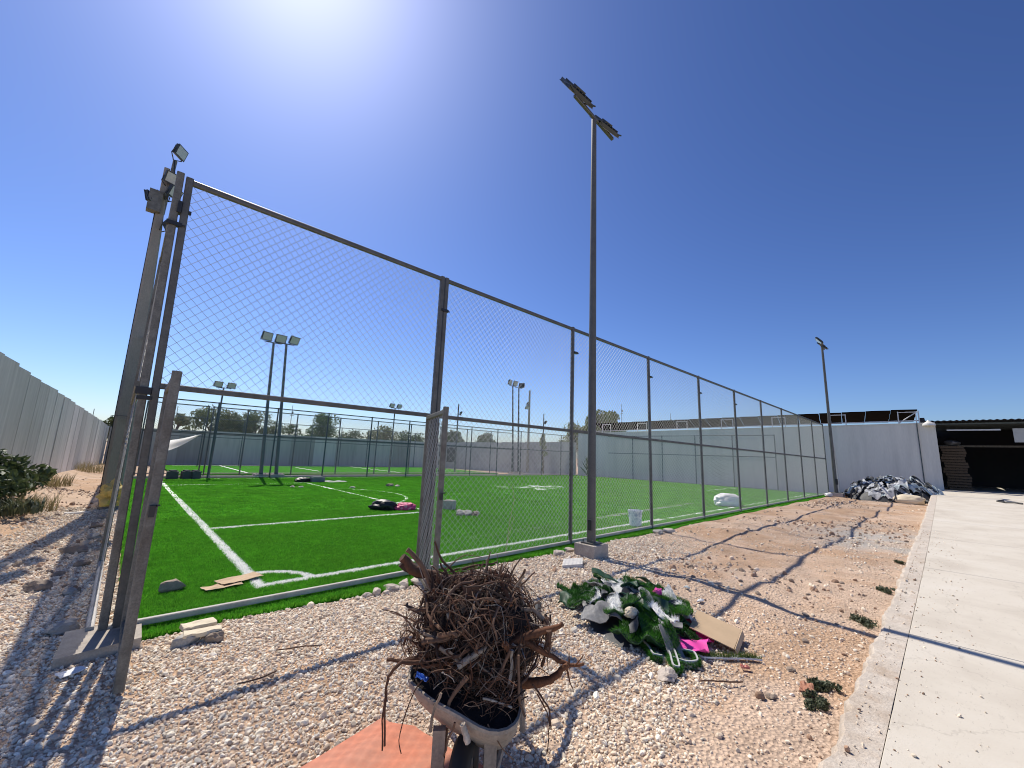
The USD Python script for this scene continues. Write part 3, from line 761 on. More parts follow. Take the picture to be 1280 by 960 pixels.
FY, FH, FM = 4.62, 3.93, 1.975
front_posts = [0.10, 2.93, 3.00] + [round(5.885 + 2.895 * i, 3) for i in range(9)]
front = run_fence("tall galvanised chain-link fence along the near side of the pitch", (0, FY), 0.0, front_posts, FH, FM, skip_low=(0,), mat=GALV, lean={0: (0.085, 0.0)})
for x in (0.03, 2.965, 5.93, 8.82, 11.72, 14.61):          # clamps that hold the panels
    for z in (3.45,):
        obj(front, "clamp", MB().box((x + 0.02, -0.02, z), (0.11, 0.05, 0.035)).tube([(x + 0.05, -0.02, z), (x + 0.10, -0.03, z)], 0.009, n=6), BLACK)
left_posts = [0.0] + [round(2.45 * i, 3) for i in range(1, 8)] + [17.72]
left_fence = run_fence("tall galvanised chain-link fence seen end-on along the left side", (0.03, FY + 0.0), math.pi / 2, left_posts, FH + 0.02, FM, mat=GALV_OLD, lean={0: (0.0, -0.075)})
obj(left_fence, "hinge", MB().box((-0.02, -0.035, 1.92), (0.05, 0.10, 0.06)).box((-0.02, -0.05, 1.86), (0.035, 0.10, 0.03)), BLACK)
obj(left_fence, "hinge", MB().box((-0.01, -0.035, 3.62), (0.07, 0.03, 0.11)).box((-0.012, -0.08, 3.60), (0.025, 0.09, 0.03)), BLACK)
right_fence = run_fence("chain-link fence across the far right end of the pitch", (29.05, FY + 0.07), math.pi / 2, [round(2.42 * i + 2.37, 3) for i in range(0, 7)] + [17.7], 3.35, FM, mat=DARK_STEEL, mesh=True)
back_posts = [0.35] + [round(2.93 + 2.42 * i, 3) for i in range(0, 11)] + [29.0]
back = run_fence("dark chain-link fence along the far side of the near pitch", (0, 22.4), 0.0, back_posts, 3.35, 1.97, mat=DARK_STEEL, skip_low=(0,))
back2 = run_fence("dark chain-link fence on the near side of the second pitch", (0, 25.1), 0.0, [0.6, 2.9, 3.1] + [round(4.6 + 2.42 * i, 3) for i in range(0, 9)], 3.35, 1.97, mat=DARK_STEEL)
far = run_fence("farthest thin fence in front of the back wall beyond the second pitch", (1.6, 35.9), 0.0, [round(2.42 * i, 3) for i in range(0, 10)], 3.3, 1.95, mat=DARK_STEEL, mesh=False)

# gate leaves of the first bay
LEAFW, LEAFH = 1.03, 1.90


def gate(label, hinge, ang, w, wire=WIRE_OLD):
    g = thing("gate_leaf", label, "gate", (*hinge, 0.06), ang)
    a = 0.056
    obj(g, "stile", MB().bar((0.03, 0, 0), (0.03, 0, LEAFH), a), GALV_OLD)
    obj(g, "stile", MB().bar((w, 0, -0.05), (w, 0, LEAFH + 0.02), a), GALV_OLD)
    obj(g, "rail", MB().bar((0.058, 0, LEAFH - 0.03), (w - 0.028, 0, LEAFH - 0.03), 0.05), GALV_OLD)
    obj(g, "rail", MB().bar((0.058, 0, 0.04), (w - 0.028, 0, 0.04), 0.05), GALV_OLD)
    m = obj(g, "mesh_panel", chain_link(w - 0.086, LEAFH - 0.12), wire)
    UsdGeom.Xformable(stage.GetPrimAtPath(m)).AddTranslateOp().Set(Gf.Vec3d(0.058, 0, 0.065))
    obj(g, "latch", MB().box((w + 0.035, 0, 1.0), (0.05, 0.03, 0.07)).tube([(w + 0.02, 0.02, 1.03), (w + 0.09, 0.03, 1.04)], 0.006, n=6), BLACK)
    return g


gate("left chain-link gate leaf swung open toward the viewer at the fence corner", (0.225, FY - 0.06), math.atan2(-1.0, -0.022), 0.99)
gate("right chain-link gate leaf standing half open behind the wheelbarrow", (2.80, FY - 0.10), math.atan2(-0.92, -0.36), 0.99, WIRE)

# concrete footing at the corner, cover plate, lamp block
obj("/World", "concrete_footing", MB().prism([(-0.12, 4.19), (0.32, 4.27), (0.33, 4.72), (-0.10, 4.72)], -0.1, 0.055), CONC, label="concrete footing slab under the posts at the fence corner", cat="footing")
obj("/World", "cover_plate", MB().prism([(4.62, 3.76), (4.92, 3.64), (5.22, 3.86), (4.92, 3.98)], -0.02, 0.035), pm("pale_plate", (0.55, 0.53, 0.49), vary=0.15, scale=15, fine=0.1), label="pale square cover plate in gravel beside the lamp pole block", cat="cover plate")


# ------------------------------------------------------------------ floodlight poles
def floodlight(parent, pos, aim, w=0.5, h=0.38, t=0.09, lens_mat=LENS, bracket_to=None):
    """A floodlight as a part: finned housing, lens, bracket."""
    p = group_part(parent, "floodlight")
    a = unit(aim)
    s = unit(np.cross(a, (0, 0, 1)))
    u = np.cross(s, a)
    ax = np.array([s, a, u])
    pos = np.asarray(pos, float)
    m = MB().box(pos, (w, t, h), axes=ax)
    m.box(pos + a * t * 0.55, (w + 0.02, t * 0.22, h + 0.02), axes=ax)
    for k in range(7):
        m.box(pos - a * t * 0.75 + s * (k - 3) * w * 0.13, (0.012, t * 0.6, h * 0.82), axes=ax)
    m.box(pos - a * t * 1.1, (w * 0.34, t * 0.8, h * 0.4), axes=ax)
    obj(p, "housing", m, HOUSING)
    obj(p, "lens", MB().box(pos + a * (t * 0.68), (w * 0.9, 0.012, h * 0.88), axes=ax), lens_mat)
    if bracket_to is not None:
        b = np.asarray(bracket_to, float)
        mm = MB()
        for sg in (-1, 1):
            mm.tube([pos + s * sg * (w / 2 + 0.018), pos + s * sg * (w / 2 + 0.018) - u * h * 0.55 - a * 0.03, b], 0.013, n=5)
        obj(p, "bracket", mm, HOUSING)
    return p


def lamp_pole(label, base, H, r0, r1, block, arm=None, top_shift=(0, 0), group=None, mat=POLE_GREY, plate=False):
    g = thing("floodlight_pole", label, "light pole", (base[0], base[1], 0), 0.0, group)
    n = 10
    z = np.linspace(0.05, H, 6)
    obj(g, "pole", MB().tube(np.c_[z / H * top_shift[0], z / H * top_shift[1], z], np.linspace(r0, r1, 6), n=n), mat, smooth=40)
    if block:
        b = MB().prism([(-block, -block), (block, -block), (block, block), (-block, block)], -0.1, 0.16)
        obj(g, "concrete_block", b, CONC)
        obj(g, "base_plate", MB().box((0, 0, 0.172), (block * 1.25, block * 1.25, 0.02)), GALV)
    return g


# the tall pole by the fence
g = lamp_pole("tallest grey floodlight pole with two lamps, on a block by the near fence", (5.66, 4.02), 8.0, 0.072, 0.048, 0.19, top_shift=(0.07, 0.02))
obj(g, "access_cover", MB().box((-0.075, -0.03, 0.45), (0.03, 0.07, 0.16)), BLACK)
for sx, sy in ((-1, -1), (1, -1), (-1, 1), (1, 1)):
    obj(g, "anchor_bolt", MB().tube([(sx * .09, sy * .09, 0.16), (sx * .09, sy * .09, 0.225)], 0.011, n=6), GALV)
obj(g, "cross_arm", MB().bar((-0.60, -0.03, 8.02), (0.76, 0.05, 8.02), 0.06), GALV)
floodlight(g, (-0.46, 0.02, 8.22), (0.05, 0.80, -0.50), 0.66, 0.40, 0.055, bracket_to=(-0.4, 0.0, 8.03))
floodlight(g, (0.50, 0.05, 8.16), (0.1, 0.80, -0.58), 0.58, 0.40, 0.055, bracket_to=(0.5, 0.03, 8.03))
g = lamp_pole("far right grey floodlight pole with two lamps at the fence end", (28.17, 4.15), 8.3, 0.085, 0.055, 0.32)
obj(g, "cross_arm", MB().bar((-0.75, 0, 8.3), (0.85, 0.03, 8.3), 0.06), GALV)
floodlight(g, (-0.5, 0.02, 8.50), (-0.1, 0.75, -0.6), 0.66, 0.45, 0.06, bracket_to=(-0.5, 0, 8.32))
floodlight(g, (0.5, 0.05, 8.45), (0.1, 0.75, -0.65), 0.62, 0.45, 0.06, bracket_to=(0.5, 0, 8.32))
obj(g, "conduit", MB().tube([(0.35, -0.1, 0), (0.33, -0.1, 1.4), (0.1, -0.05, 2.9)], 0.03, n=6), ALU)
obj(g, "switch_box", MB().box((-0.12, -0.08, 0.75), (0.12, 0.10, 0.3)), BLACK)

# pairs between the two pitches
for lab, bx, by, H, tx, ty, side in (("left pole of the twin floodlight poles behind the gate opening", 5.06, 22.75, 6.65, -0.25, 0.05, 0), ("right pole of the twin floodlight poles behind the gate opening", 5.70, 22.68, 6.70, -0.32, 0.08, 1),
                                    ("left pole of the far twin floodlight poles seen through the mesh", 23.74, 24.69, 7.35, -0.2, 0.19, 0), ("right pole of the far twin floodlight poles seen through the mesh", 24.27, 24.60, 7.25, -0.14, 0.13, 1)):
    near = bx < 10
    g = lamp_pole(lab, (bx, by), H, 0.085, 0.055, 0.30, top_shift=(tx, ty), mat=DARK_STEEL if not near else pm(f"shaded_pole_{side}", (0.10, 0.115, 0.115), rough=0.5, metal=0.3, vary=0.15))
    obj(g, "cross_arm", MB().bar((tx - 0.36, ty + .02, H), (tx + 0.36, ty - .02, H), 0.05), HOUSING)
    lamps = ((-0.33, (0.3, -0.9, -0.25)), (0.30, (0.1, -0.95, -0.35))) if side == 0 else ((0.34, (0.35, -0.85, -0.4)),)
    for dx, aim in lamps:
        floodlight(g, (tx + dx, ty, H + 0.27), aim if (near or side == 0) else (0.8, 0.5, -0.3), 0.48, 0.40, 0.09, bracket_to=(tx + dx, ty, H + 0.02))
for lab, bx, by, H, gap in (("slim pole with two small lamps beyond the left goal corner", 3.15, 23.88, 4.2, 0.24), ("slim pole with two small lamps left of the half open gate leaf", 13.05, 25.4, 4.35, 0.24)):
    g = lamp_pole(lab, (bx, by), H, 0.055, 0.035, 0, top_shift=(0.05, 0.0), mat=DARK_STEEL)
    obj(g, "cross_arm", MB().bar((-0.25, 0.05, H), (0.35, -0.05, H), 0.035), HOUSING)
    for dx in (-gap, gap + 0.06):
        floodlight(g, (dx + 0.05, 0, H + 0.16), (0.2, -0.9, -0.3), 0.34, 0.26, 0.07, bracket_to=(dx + 0.05, 0, H + 0.02))
for lab, bx, by, H, lx, lz, r in (("plain pole with one lamp just right of the half open gate", 18.8, 26.0, 5.3, 0.24, 4.6, 0.07), ("thick concrete pole with lamps right of the far twin poles", 26.4, 25.6, 7.4, -0.25, 6.15, 0.12),
                              ("thin pole with one lamp near the cypress at the far wall", 26.95, 24.3, 5.25, 0.22, 4.5, 0.06)):
    g = lamp_pole(lab, (bx, by), H, r, r * 0.7, 0, mat=CONC_POLE if r > 0.1 else DARK_STEEL)
    floodlight(g, (lx, -0.05, lz), (0.7, -0.5, -0.4), 0.36, 0.3, 0.08, bracket_to=(0, 0, lz - 0.1))
    if r > 0.1:
        floodlight(g, (lx - 0.1, -0.1, lz - 0.35), (-0.4, -0.8, -0.3), 0.36, 0.3, 0.08, bracket_to=(0, 0, lz - 0.4))

# the concrete pole on the left with its cluster of floodlights
cp = thing("concrete_pole", "massive tapered concrete pole with floodlight cluster left of the fence", "utility pole", (0.01, 13.1, 0.0))
zz = np.linspace(-0.2, 8.45, 10)
obj(cp, "shaft", MB().tube(np.c_[-0.20 * zz / 8.4, 0 * zz, zz], np.interp(zz, [-0.2, 3.0, 5.0, 6.6, 7.2, 8.45], [0.245, 0.188, 0.145, 0.122, 0.105, 0.07]), n=8, square=True, phase=None), CONC_POLE)
obj(cp, "junction_box", MB().box((-0.30, -0.10, 7.42), (0.26, 0.22, 0.55)), GALV_OLD)
obj(cp, "mast", MB().tube([(-0.12, 0.0, 7.2), (-0.10, -0.05, 8.0), (-0.08, -0.05, 8.72)], 0.045, n=8), GALV_OLD)
obj(cp, "cable", MB().tube([(-0.26, -0.06, 7.2), (-0.25, -0.06, 6.2), (-0.225, -0.08, 3.0), (-0.20, -0.08, 0.2)], 0.014, n=5), BLACK)
obj(cp, "cable", MB().tube([(0.02, -0.1, 7.6), (0.06, -0.15, 7.15), (-0.02, -0.12, 6.9), (0.05, -0.1, 6.5)], 0.012, n=5), BLACK)
obj(cp, "cable", MB().tube([(-0.3, -0.2, 7.7), (-0.15, -0.2, 7.62), (-0.05, -0.2, 7.5), (-0.02, -0.15, 8.2), (-0.1, -0.1, 8.7)], 0.012, n=5), BLACK)
obj(cp, "strap", MB().tube([(-0.05 + 0.235 * math.cos(a), 0.235 * math.sin(a), 2.05) for a in np.linspace(0, 6.28, 13)], 0.006, n=4), BLACK)
for pos, aim in (((-0.02, -0.1, 8.98), (0.75, -0.55, -0.25)), ((-0.06, -0.18, 8.14), (0.35, -0.85, -0.3)), ((0.02, -0.2, 7.78), (0.7, -0.6, -0.3)), ((-0.36, -0.05, 7.50), (-0.75, 0.6, -0.3)), ((0.05, -0.15, 6.92), (0.85, -0.2, -0.5))):
    floodlight(cp, pos, aim, 0.33, 0.27, 0.07, bracket_to=(-0.12, 0, pos[2] - 0.22), lens_mat=LENS)

for i, (lab, x, y, h) in enumerate((("thin distant mast beyond the far wall at left", 4.7, 69.8, 6.3), ("thin distant mast beyond the trees left of centre", 18.0, 67.6, 7.7), ("thin distant mast left of the tall bushy tree", 55.7, 42.4, 7.8),
                                    ("taller thin distant mast right of the tall bushy tree", 59.8, 36.4, 10.6), ("thin distant mast above the solar panel roof", 63.4, 29.7, 9.1), ("thin distant pole above the left wall end", -3.0, 69.9, 5.1))):
    g = thing("distant_mast", lab, "mast", (x, y, 0))
    obj(g, "mast", MB().tube([(0, 0, 0), (0, 0, h)], [0.06, 0.035], n=6), DARK_STEEL)
    obj(g, "antenna", MB().box((0.05, 0, h - 1.5), (0.5, 0.1, 0.08)).box((0.1, 0, h - 1.1), (0.18, 0.15, 0.35)), DARK_STEEL)

# ------------------------------------------------------------------ walls
def panel_wall(label, p0, p1, z0f, z1f, pw, th, seed, mats=PANEL_SETS):
    w = thing("concrete_panel_wall", label, "wall")
    p0, p1 = np.array(p0, float), np.array(p1, float)
    L = np.linalg.norm(p1 - p0)
    d = (p1 - p0) / L
    nrm = np.array([d[1], -d[0]])
    n = int(round(L / pw))
    r = np.random.default_rng(seed)
    for i in range(n):
        a, b = p0 + d * (L * i / n + 0.010), p0 + d * (L * (i + 1) / n - 0.010)
        o = nrm * r.uniform(-0.018, 0.018)
        dz = r.uniform(-0.02, 0.02)
        m = MB()
        q = [a + o - nrm * th / 2, b + o - nrm * th / 2, b + o + nrm * th / 2, a + o + nrm * th / 2]
        u = (i + 0.5) / n
        m.prism([tuple(x) for x in q], z0f(u) - 0.4, z1f(u) + dz)
        obj(w, "panel", m, mats[int(r.integers(0, len(mats)))])
    obj(w, "joint_backing", MB().prism([tuple(p0 - nrm * th * 0.3), tuple(p1 - nrm * th * 0.3), tuple(p1 + nrm * th * 0.3), tuple(p0 + nrm * th * 0.3)], -0.4, min(z1f(0), z1f(1)) - 0.08), PANEL_SETS[4])
    return w


lp0, lp1 = (-2.42, 7.0), (-0.85, 37.3)
panel_wall("grey concrete panel wall receding along the left side", lp0, lp1, lambda u: 0.0, lambda u: 2.37 + (37.3 - (7 + 30.3 * u)) * 0.0313, 1.2, 0.2, 71, mats=PANEL_LIGHT)
panel_wall("grey concrete panel wall across the back behind both pitches", (-0.7, 37.35), (24.5, 36.6), lambda u: 0.0, lambda u: 2.36 + 0.16 * u, 1.8, 0.2, 72)
fw_ = panel_wall("pale lower wall at the far right corner behind the cypress", (24.6, 36.5), (28.55, 21.9), lambda u: 0.0, lambda u: 2.56 + 0.28 * u, 2.4, 0.2, 73, mats=[PALE_WALL])
# rendered grey wall behind the fence end
rw = thing("rendered_wall", "tall smooth grey rendered wall at the right end of the pitch", "wall")
a, b = np.array((28.6, 21.7)), np.array((31.95, 0.12))
d = (b - a) / np.linalg.norm(b - a)
nr = np.array([d[1], -d[0]])
if nr[0] > 0:
    nr = -nr
q = [a, b, b - nr * 0.22, a - nr * 0.22]
obj(rw, "wall_face", MB().prism([tuple(x) for x in q], -0.3, [3.55, 4.08, 4.08, 3.55]), RENDER_WALL)
q2 = [a + nr * 0.02, b + nr * 0.02, b - nr * 0.24, a - nr * 0.24]
m = MB().prism([tuple(x) for x in q2], [3.552, 4.082, 4.082, 3.552], [3.60, 4.13, 4.13, 3.60])
obj(rw, "coping", m, RENDER_WALL)
cu = a + d * (np.linalg.norm(b - a) - 0.72)
obj(rw, "drain_pipe", MB().tube([(*(cu + nr * 0.03), 4.1), (*(cu + nr * 0.03), 0.1)], 0.022, n=6), DARK_STEEL)
wl = b - d * 0.26 + nr * 0.14
obj("/World", "wall_lamp", MB().tube([(*wl, 4.22), (*wl, 4.16), (*wl, 4.05), (*wl, 3.95)], [0.06, 0.10, 0.25, 0.27], n=18).tube([(*wl, 4.20), (*(wl - nr * 0.2), 4.25)], 0.03, n=6),
    pm("lamp_shade_enamel", (0.62, 0.60, 0.54), rough=0.5), label="pale dish shaped lamp at top corner of the grey rendered wall", cat="wall lamp", smooth=40)

# dark shrub against the right wall, small dark opening in the far wall
# ------------------------------------------------------------------ solar panel canopy behind the wall
sc = thing("solar_canopy", "black solar panel canopy on pale frames behind the grey wall", "solar panels")
A, B = np.array((30.3, 21.2)), np.array((33.15, 0.75))
L = np.linalg.norm(B - A)
d2 = (B - A) / L
n2 = np.array([-d2[1], d2[0]])
if n2[0] < 0:
    n2 = -n2
NP = 18
for i in range(NP):
    s0, s1 = L * i / NP + 0.012, L * (i + 1) / NP - 0.012
    zt = 4.42 + 0.62 * (i + 0.5) / NP * 0.75 + 0.02
    P = []
    for s_ in (s0, s1):
        p = A + d2 * s_
        P.append([[*(p + n2 * 0.0), zt + 0.10], [*(p + n2 * 2.0), zt - 0.40]])
    m = MB().sheet(np.array(P), 0.045)
    obj(sc, "solar_panel", m, SOLAR)
for i in range(7):
    s_ = L * (0.04 + i * 0.153)
    for e in (0, 0.75):
        p = A + d2 * (s_ + e) + n2 * -0.12
        zt = 4.42 + 0.46 * s_ / L
        obj(sc, "upright", MB().bar((*p, 3.0), (*p, zt + 0.02), 0.05), ALU)
    p, q = A + d2 * s_ + n2 * -0.12, A + d2 * (s_ + 0.75) + n2 * -0.12
    obj(sc, "cross_bar", MB().bar((*p, zt - 0.02), (*q, zt - 0.02), 0.04), ALU)
p, q = A + n2 * -0.06, B + n2 * -0.06
obj(sc, "long_rail", MB().bar((*p, 3.86), (*q, 4.36), 0.05), ALU)
p = B + n2 * -0.12
obj(sc, "brace", MB().bar((*(p - d2 * 0.05), 4.86), (*(p - d2 * 0.85), 4.22), 0.05), ALU)
obj(sc, "upright", MB().bar((*p, 3.0), (*p, 4.92), 0.06), ALU)

# ------------------------------------------------------------------ shed on the right
sh = thing("shed", "open shed with corrugated roof and black interior at far right", "shed")
SX = 33.4
yy = np.arange(0.55, -15.0, -0.045)
zc = 0.022 * np.cos(yy * 2 * math.pi / 0.24)
P = np.stack([np.stack([np.full_like(yy, x), yy, zc + z + 0.0 * yy], -1) for x, z in ((SX - 0.35, 4.30), (SX + 6, 4.55), (SX + 12.5, 4.85))], 1)
obj(sh, "roof", MB().sheet(P, 0.02), ROOF)
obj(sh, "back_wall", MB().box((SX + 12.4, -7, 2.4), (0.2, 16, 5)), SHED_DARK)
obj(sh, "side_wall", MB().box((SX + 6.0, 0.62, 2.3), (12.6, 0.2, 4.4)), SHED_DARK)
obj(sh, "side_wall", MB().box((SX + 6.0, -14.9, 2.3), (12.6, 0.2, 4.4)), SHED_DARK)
for k in range(5):
    obj(sh, "purlin", MB().bar((SX + 0.2 + k * 2.8, 0.4, 4.16 + k * 0.115), (SX + 0.2 + k * 2.8, -14.6, 4.16 + k * 0.115), 0.10), DARK_STEEL)
obj(sh, "beam", MB().box((SX + 0.1, -1.27, 3.80), (0.10, 1.95, 0.075)), ALU)
obj(sh, "beam", MB().box((SX + 3.2, -7, 3.05), (0.10, 14.6, 0.10)), GALV_OLD)
obj(sh, "fascia_panel", MB().box((SX + 0.12, -4.45, 3.50), (0.06, 3.6, 0.72)), pm("pale_fascia", (0.33, 0.33, 0.31), vary=0.1))
for y in (-7.2, -11, -14.5):
    obj(sh, "column", MB().bar((SX + 0.2, y, 0.4), (SX + 0.2, y, 4.1), 0.14), DARK_STEEL)
PL = None
for i in range(16):
    loc = (SX + 1.15 + 0.03 * math.sin(i * 2.1), -0.42 + 0.05 * math.sin(i * 1.3) - 0.012 * max(0, 9 - i), 0.53 + i * 0.152)
    lab, grp = "wooden pallet in the tall stack inside the dark shed", "pallets stacked in the shed"
    if PL is None:
        PL = thing("pallet", lab, "pallet", loc, 0.03, grp)
        for k in range(6):
            obj(PL, "deck_board", MB().box((0, -0.40 + k * 0.16, 0.125), (1.1, 0.11, 0.02)), WOOD)
        for k in range(3):
            obj(PL, "bearer", MB().box((-0.48 + k * 0.48, 0, 0.06), (0.09, 0.92, 0.105)), WOOD)
    else:
        copy_of(PL, "/World", "pallet", loc, 0.03 * math.sin(i * 1.7), label=lab, cat="pallet", group=grp)
v, f = rock((0.55, 0.34, 0.2), 390)
p = usdkit.mesh(stage, fresh("/World", "sack"), (v + np.array((SX + 1.1, -0.45, 3.14)), f), pm("dark_sack", (0.10, 0.10, 0.10)), smooth=40)
tag(p, "dark lumpy sack on top of the pallet stack in the shed", "sack")

# small dark thing lying on the path by the shed
b = MB()
zz = float(walk_z(26.2)) + 0.012
for k, (x0, y0, x1, y1) in enumerate(((26.9, -1.55, 26.2, -1.35), (26.2, -1.35, 25.7, -1.52), (25.7, -1.52, 25.5, -1.95))):
    b.tube([(x0, y0, zz + 0.01), ((x0 + x1) / 2, (y0 + y1) / 2, zz + 0.03), (x1, y1, zz + 0.01)], 0.035, n=6)
obj("/World", "dark_rag", b, BLACK, label="dark bent rag lying on the pale path before the shed", cat="rag", smooth=40)


# ------------------------------------------------------------------ trees and plants
def leaf_cloud(centres, radii, n, size, seed, squash=0.8, droop=0.0):
    r = np.random.default_rng(seed)
    c = np.asarray(centres, float)
    w = np.asarray(radii, float) ** 2
    k = r.choice(len(c), n, p=w / w.sum())
    u = r.normal(size=(n, 3))
    u /= np.linalg.norm(u, axis=1, keepdims=True)
    rad = np.asarray(radii)[k] * (0.35 + 0.85 * r.random(n) ** 0.6)
    p = c[k] + u * rad[:, None] * np.array([1, 1, squash])
    nrm = unit_rows(u + r.normal(size=(n, 3)) * 0.8)
    t = np.cross(nrm, r.normal(size=(n, 3)))
    t /= np.maximum(np.linalg.norm(t, axis=1, keepdims=True), 1e-9)
    b = np.cross(nrm, t)
    s = size * (0.6 + 0.8 * r.random(n))[:, None]
    V = np.stack([p - t * s, p - b * s * 0.42 + nrm * s * 0.1, p + t * s, p + b * s * 0.42 + nrm * s * 0.1], 1).reshape(-1, 3)
    i = np.arange(n) * 4
    return V, np.vstack([np.c_[i, i + 1, i + 2], np.c_[i, i + 2, i + 3]])


def unit_rows(a):
    return a / np.maximum(np.linalg.norm(a, axis=1, keepdims=True), 1e-9)


def tree(label, x, y, top, width, seed, mat, leaves=3600, size=0.12, depth=None, low=0.3, shape="round", name="tree"):
    r = np.random.default_rng(seed)
    t = thing(name, label, "tree", (x, y, 0))
    h = top
    pts, m = [], MB()
    trunk_top = h * 0.5
    m.tube([(0, 0, -0.2), (0.05, 0.03, trunk_top * 0.5), (0.0, 0.05, trunk_top)], [0.16, 0.12, 0.08], n=7)
    cs, rs = [], []
    nb = max(12, int(width * 6.5))
    view = unit(np.array([y, -x]))                    # sideways as seen from the pitch
    for _ in range(nb):
        a = r.uniform(-1, 1)
        if shape == "cone":
            zf = r.uniform(low, 0.97)
            rad = width * 0.5 * (1.05 - zf) + 0.10
            c = np.array([r.normal() * rad * 0.4, r.normal() * rad * 0.4, h * zf])
            rr = rad * 0.6
        else:
            lim = math.sqrt(max(0.05, 1 - a * a))
            zf = low + (1 - low) * (0.1 + 0.85 * lim * r.random() ** 0.7)
            rr = r.uniform(0.11, 0.25) * min(width, 3.4)
            c2 = view * a * (width / 2 - rr * 0.7) + np.array([view[1], -view[0]]) * r.uniform(-0.5, 0.5) * min(width, 3)
            c = np.array([c2[0], c2[1], min(h * zf, h - rr * 0.8)])
        cs.append(c)
        rs.append(rr)
        m.tube([(0, 0.03, trunk_top * r.uniform(0.6, 1.0)), tuple(c * np.array([0.5, 0.5, 0]) + np.array([0, 0, (trunk_top + c[2]) / 2])), tuple(c)], [0.05, 0.035, 0.015], n=5)
    obj(t, "trunk", m, TRUNK, smooth=40)
    obj(t, "crown", leaf_cloud(cs, rs, int(leaves * 1.5), size, seed + 1), mat)
    return t


tree("low dark tree peeping over the end of the left wall", -0.6, 60.0, 3.95, 3.2, 401, FOL[2], 1500, 0.2)
tree("sparse tree right of the open gate leaf over the back wall", 3.1, 45.9, 4.75, 2.3, 402, FOL[3], 700, 0.15)
tree("wide dense tree left of the twin floodlight poles over the back wall", 5.9, 45.5, 4.95, 4.6, 403, FOL[1], 3800)
tree("wide dense tree directly behind the twin floodlight poles", 9.2, 45.0, 4.7, 4.6, 404, FOL[1], 3600)
tree("small low tree right of the twin floodlight poles", 12.5, 46.4, 3.8, 2.4, 405, FOL[0], 900)
tree("round dark tree standing alone above the back wall left of centre", 14.8, 43.6, 4.95, 3.4, 406, FOL[4], 2600)
tree("lowest tree between the round dark tree and the pale wispy one", 18.7, 46.3, 3.6, 3.6, 407, FOL[2], 1200)
tree("pale wispy tree beside the slim two lamp pole", 20.3, 42.0, 4.2, 3.8, 408, FOL[3], 1900, 0.14)
tree("dark low tree directly left of the half open gate leaf", 24.7, 43.4, 4.0, 4.4, 409, FOL[0], 2200)
tree("dark tree seen through mesh right of the half open gate leaf", 34.5, 49.0, 4.7, 4.0, 410, FOL[2], 1900, 0.2)
tree("second tree seen through mesh nearer the far twin poles", 36.8, 43.5, 4.4, 3.2, 411, FOL[2], 1500, 0.2)
tree("tall bushy tree above the grey wall beside the lamp pole", 37.4, 25.0, 6.6, 5.2, 412, FOL[1], 4200, 0.2, low=0.3)
tree("lowish tree left of the tall bushy tree above the grey wall", 35.6, 27.6, 5.2, 3.4, 413, FOL[3], 1500, 0.18)
tree("young pale cypress in front of the far pale wall", 26.6, 24.0, 3.7, 1.15, 414, FOL[3], 1300, 0.09, shape="cone", low=0.45, name="cypress")
t = thing("agave", "dark spiky plant against the grey wall behind the lamp pole", "plant", (27.95, 20.2, 0))
m = MB()
for k in range(46):
    a, e = rng.uniform(0, 6.28), rng.uniform(0.5, 1.45)
    L_ = rng.uniform(0.8, 1.5)
    dirv = np.array([math.cos(a) * math.cos(e), math.sin(a) * math.cos(e), math.sin(e)])
    sd = np.array([-math.sin(a), math.cos(a), 0]) * 0.06
    z0 = np.array([0, 0, rng.uniform(0, 0.7)])
    m.add([z0 - sd, z0 + sd, z0 + dirv * L_ * 0.6 + sd * 0.8, z0 + dirv * L_ * 0.6 - sd * 0.8, z0 + dirv * L_], [[0, 1, 2], [0, 2, 3], [3, 2, 4]])
obj(t, "leaves", m, FOL[2])
obj("/World", "wall_hatch", MB().box((24.75, 35.0, 1.30), (0.14, 1.1, 1.5), rz=0.26), BLACK, label="dark square hatch in the pale far wall", cat="hatch")

# bush by the left wall
bz = float(zg(-1.55, 12.6))
bush = thing("bush", "leafy dark green bush against the left panel wall", "bush", (-1.62, 12.6, bz))
cs = [(0, 0, 0.45), (-0.3, 0.3, 0.5), (0.2, 0.6, 0.4), (-0.15, -0.5, 0.55), (0.1, 0.2, 0.75), (-0.2, 0.1, 0.95), (0.38, 1.0, 0.35), (0.45, 1.5, 0.5), (0.05, -1.0, 0.5), (0.2, -0.3, 0.3), (-0.3, -0.9, 0.85)]
rs = [0.38, 0.32, 0.3, 0.34, 0.28, 0.22, 0.26, 0.24, 0.34, 0.3, 0.24]
m = MB()
for c in cs:
    m.tube([(0, 0, 0), (c[0] * .5, c[1] * .5, c[2] * .6), c], [0.02, 0.014, 0.006], n=5)
obj(bush, "stems", m, TRUNK)
V, F = leaf_cloud(np.array(cs) * 0.9, np.array(rs) * 0.85, 2200, 0.07, 421)
obj(bush, "foliage", (V, F), FOL[2])


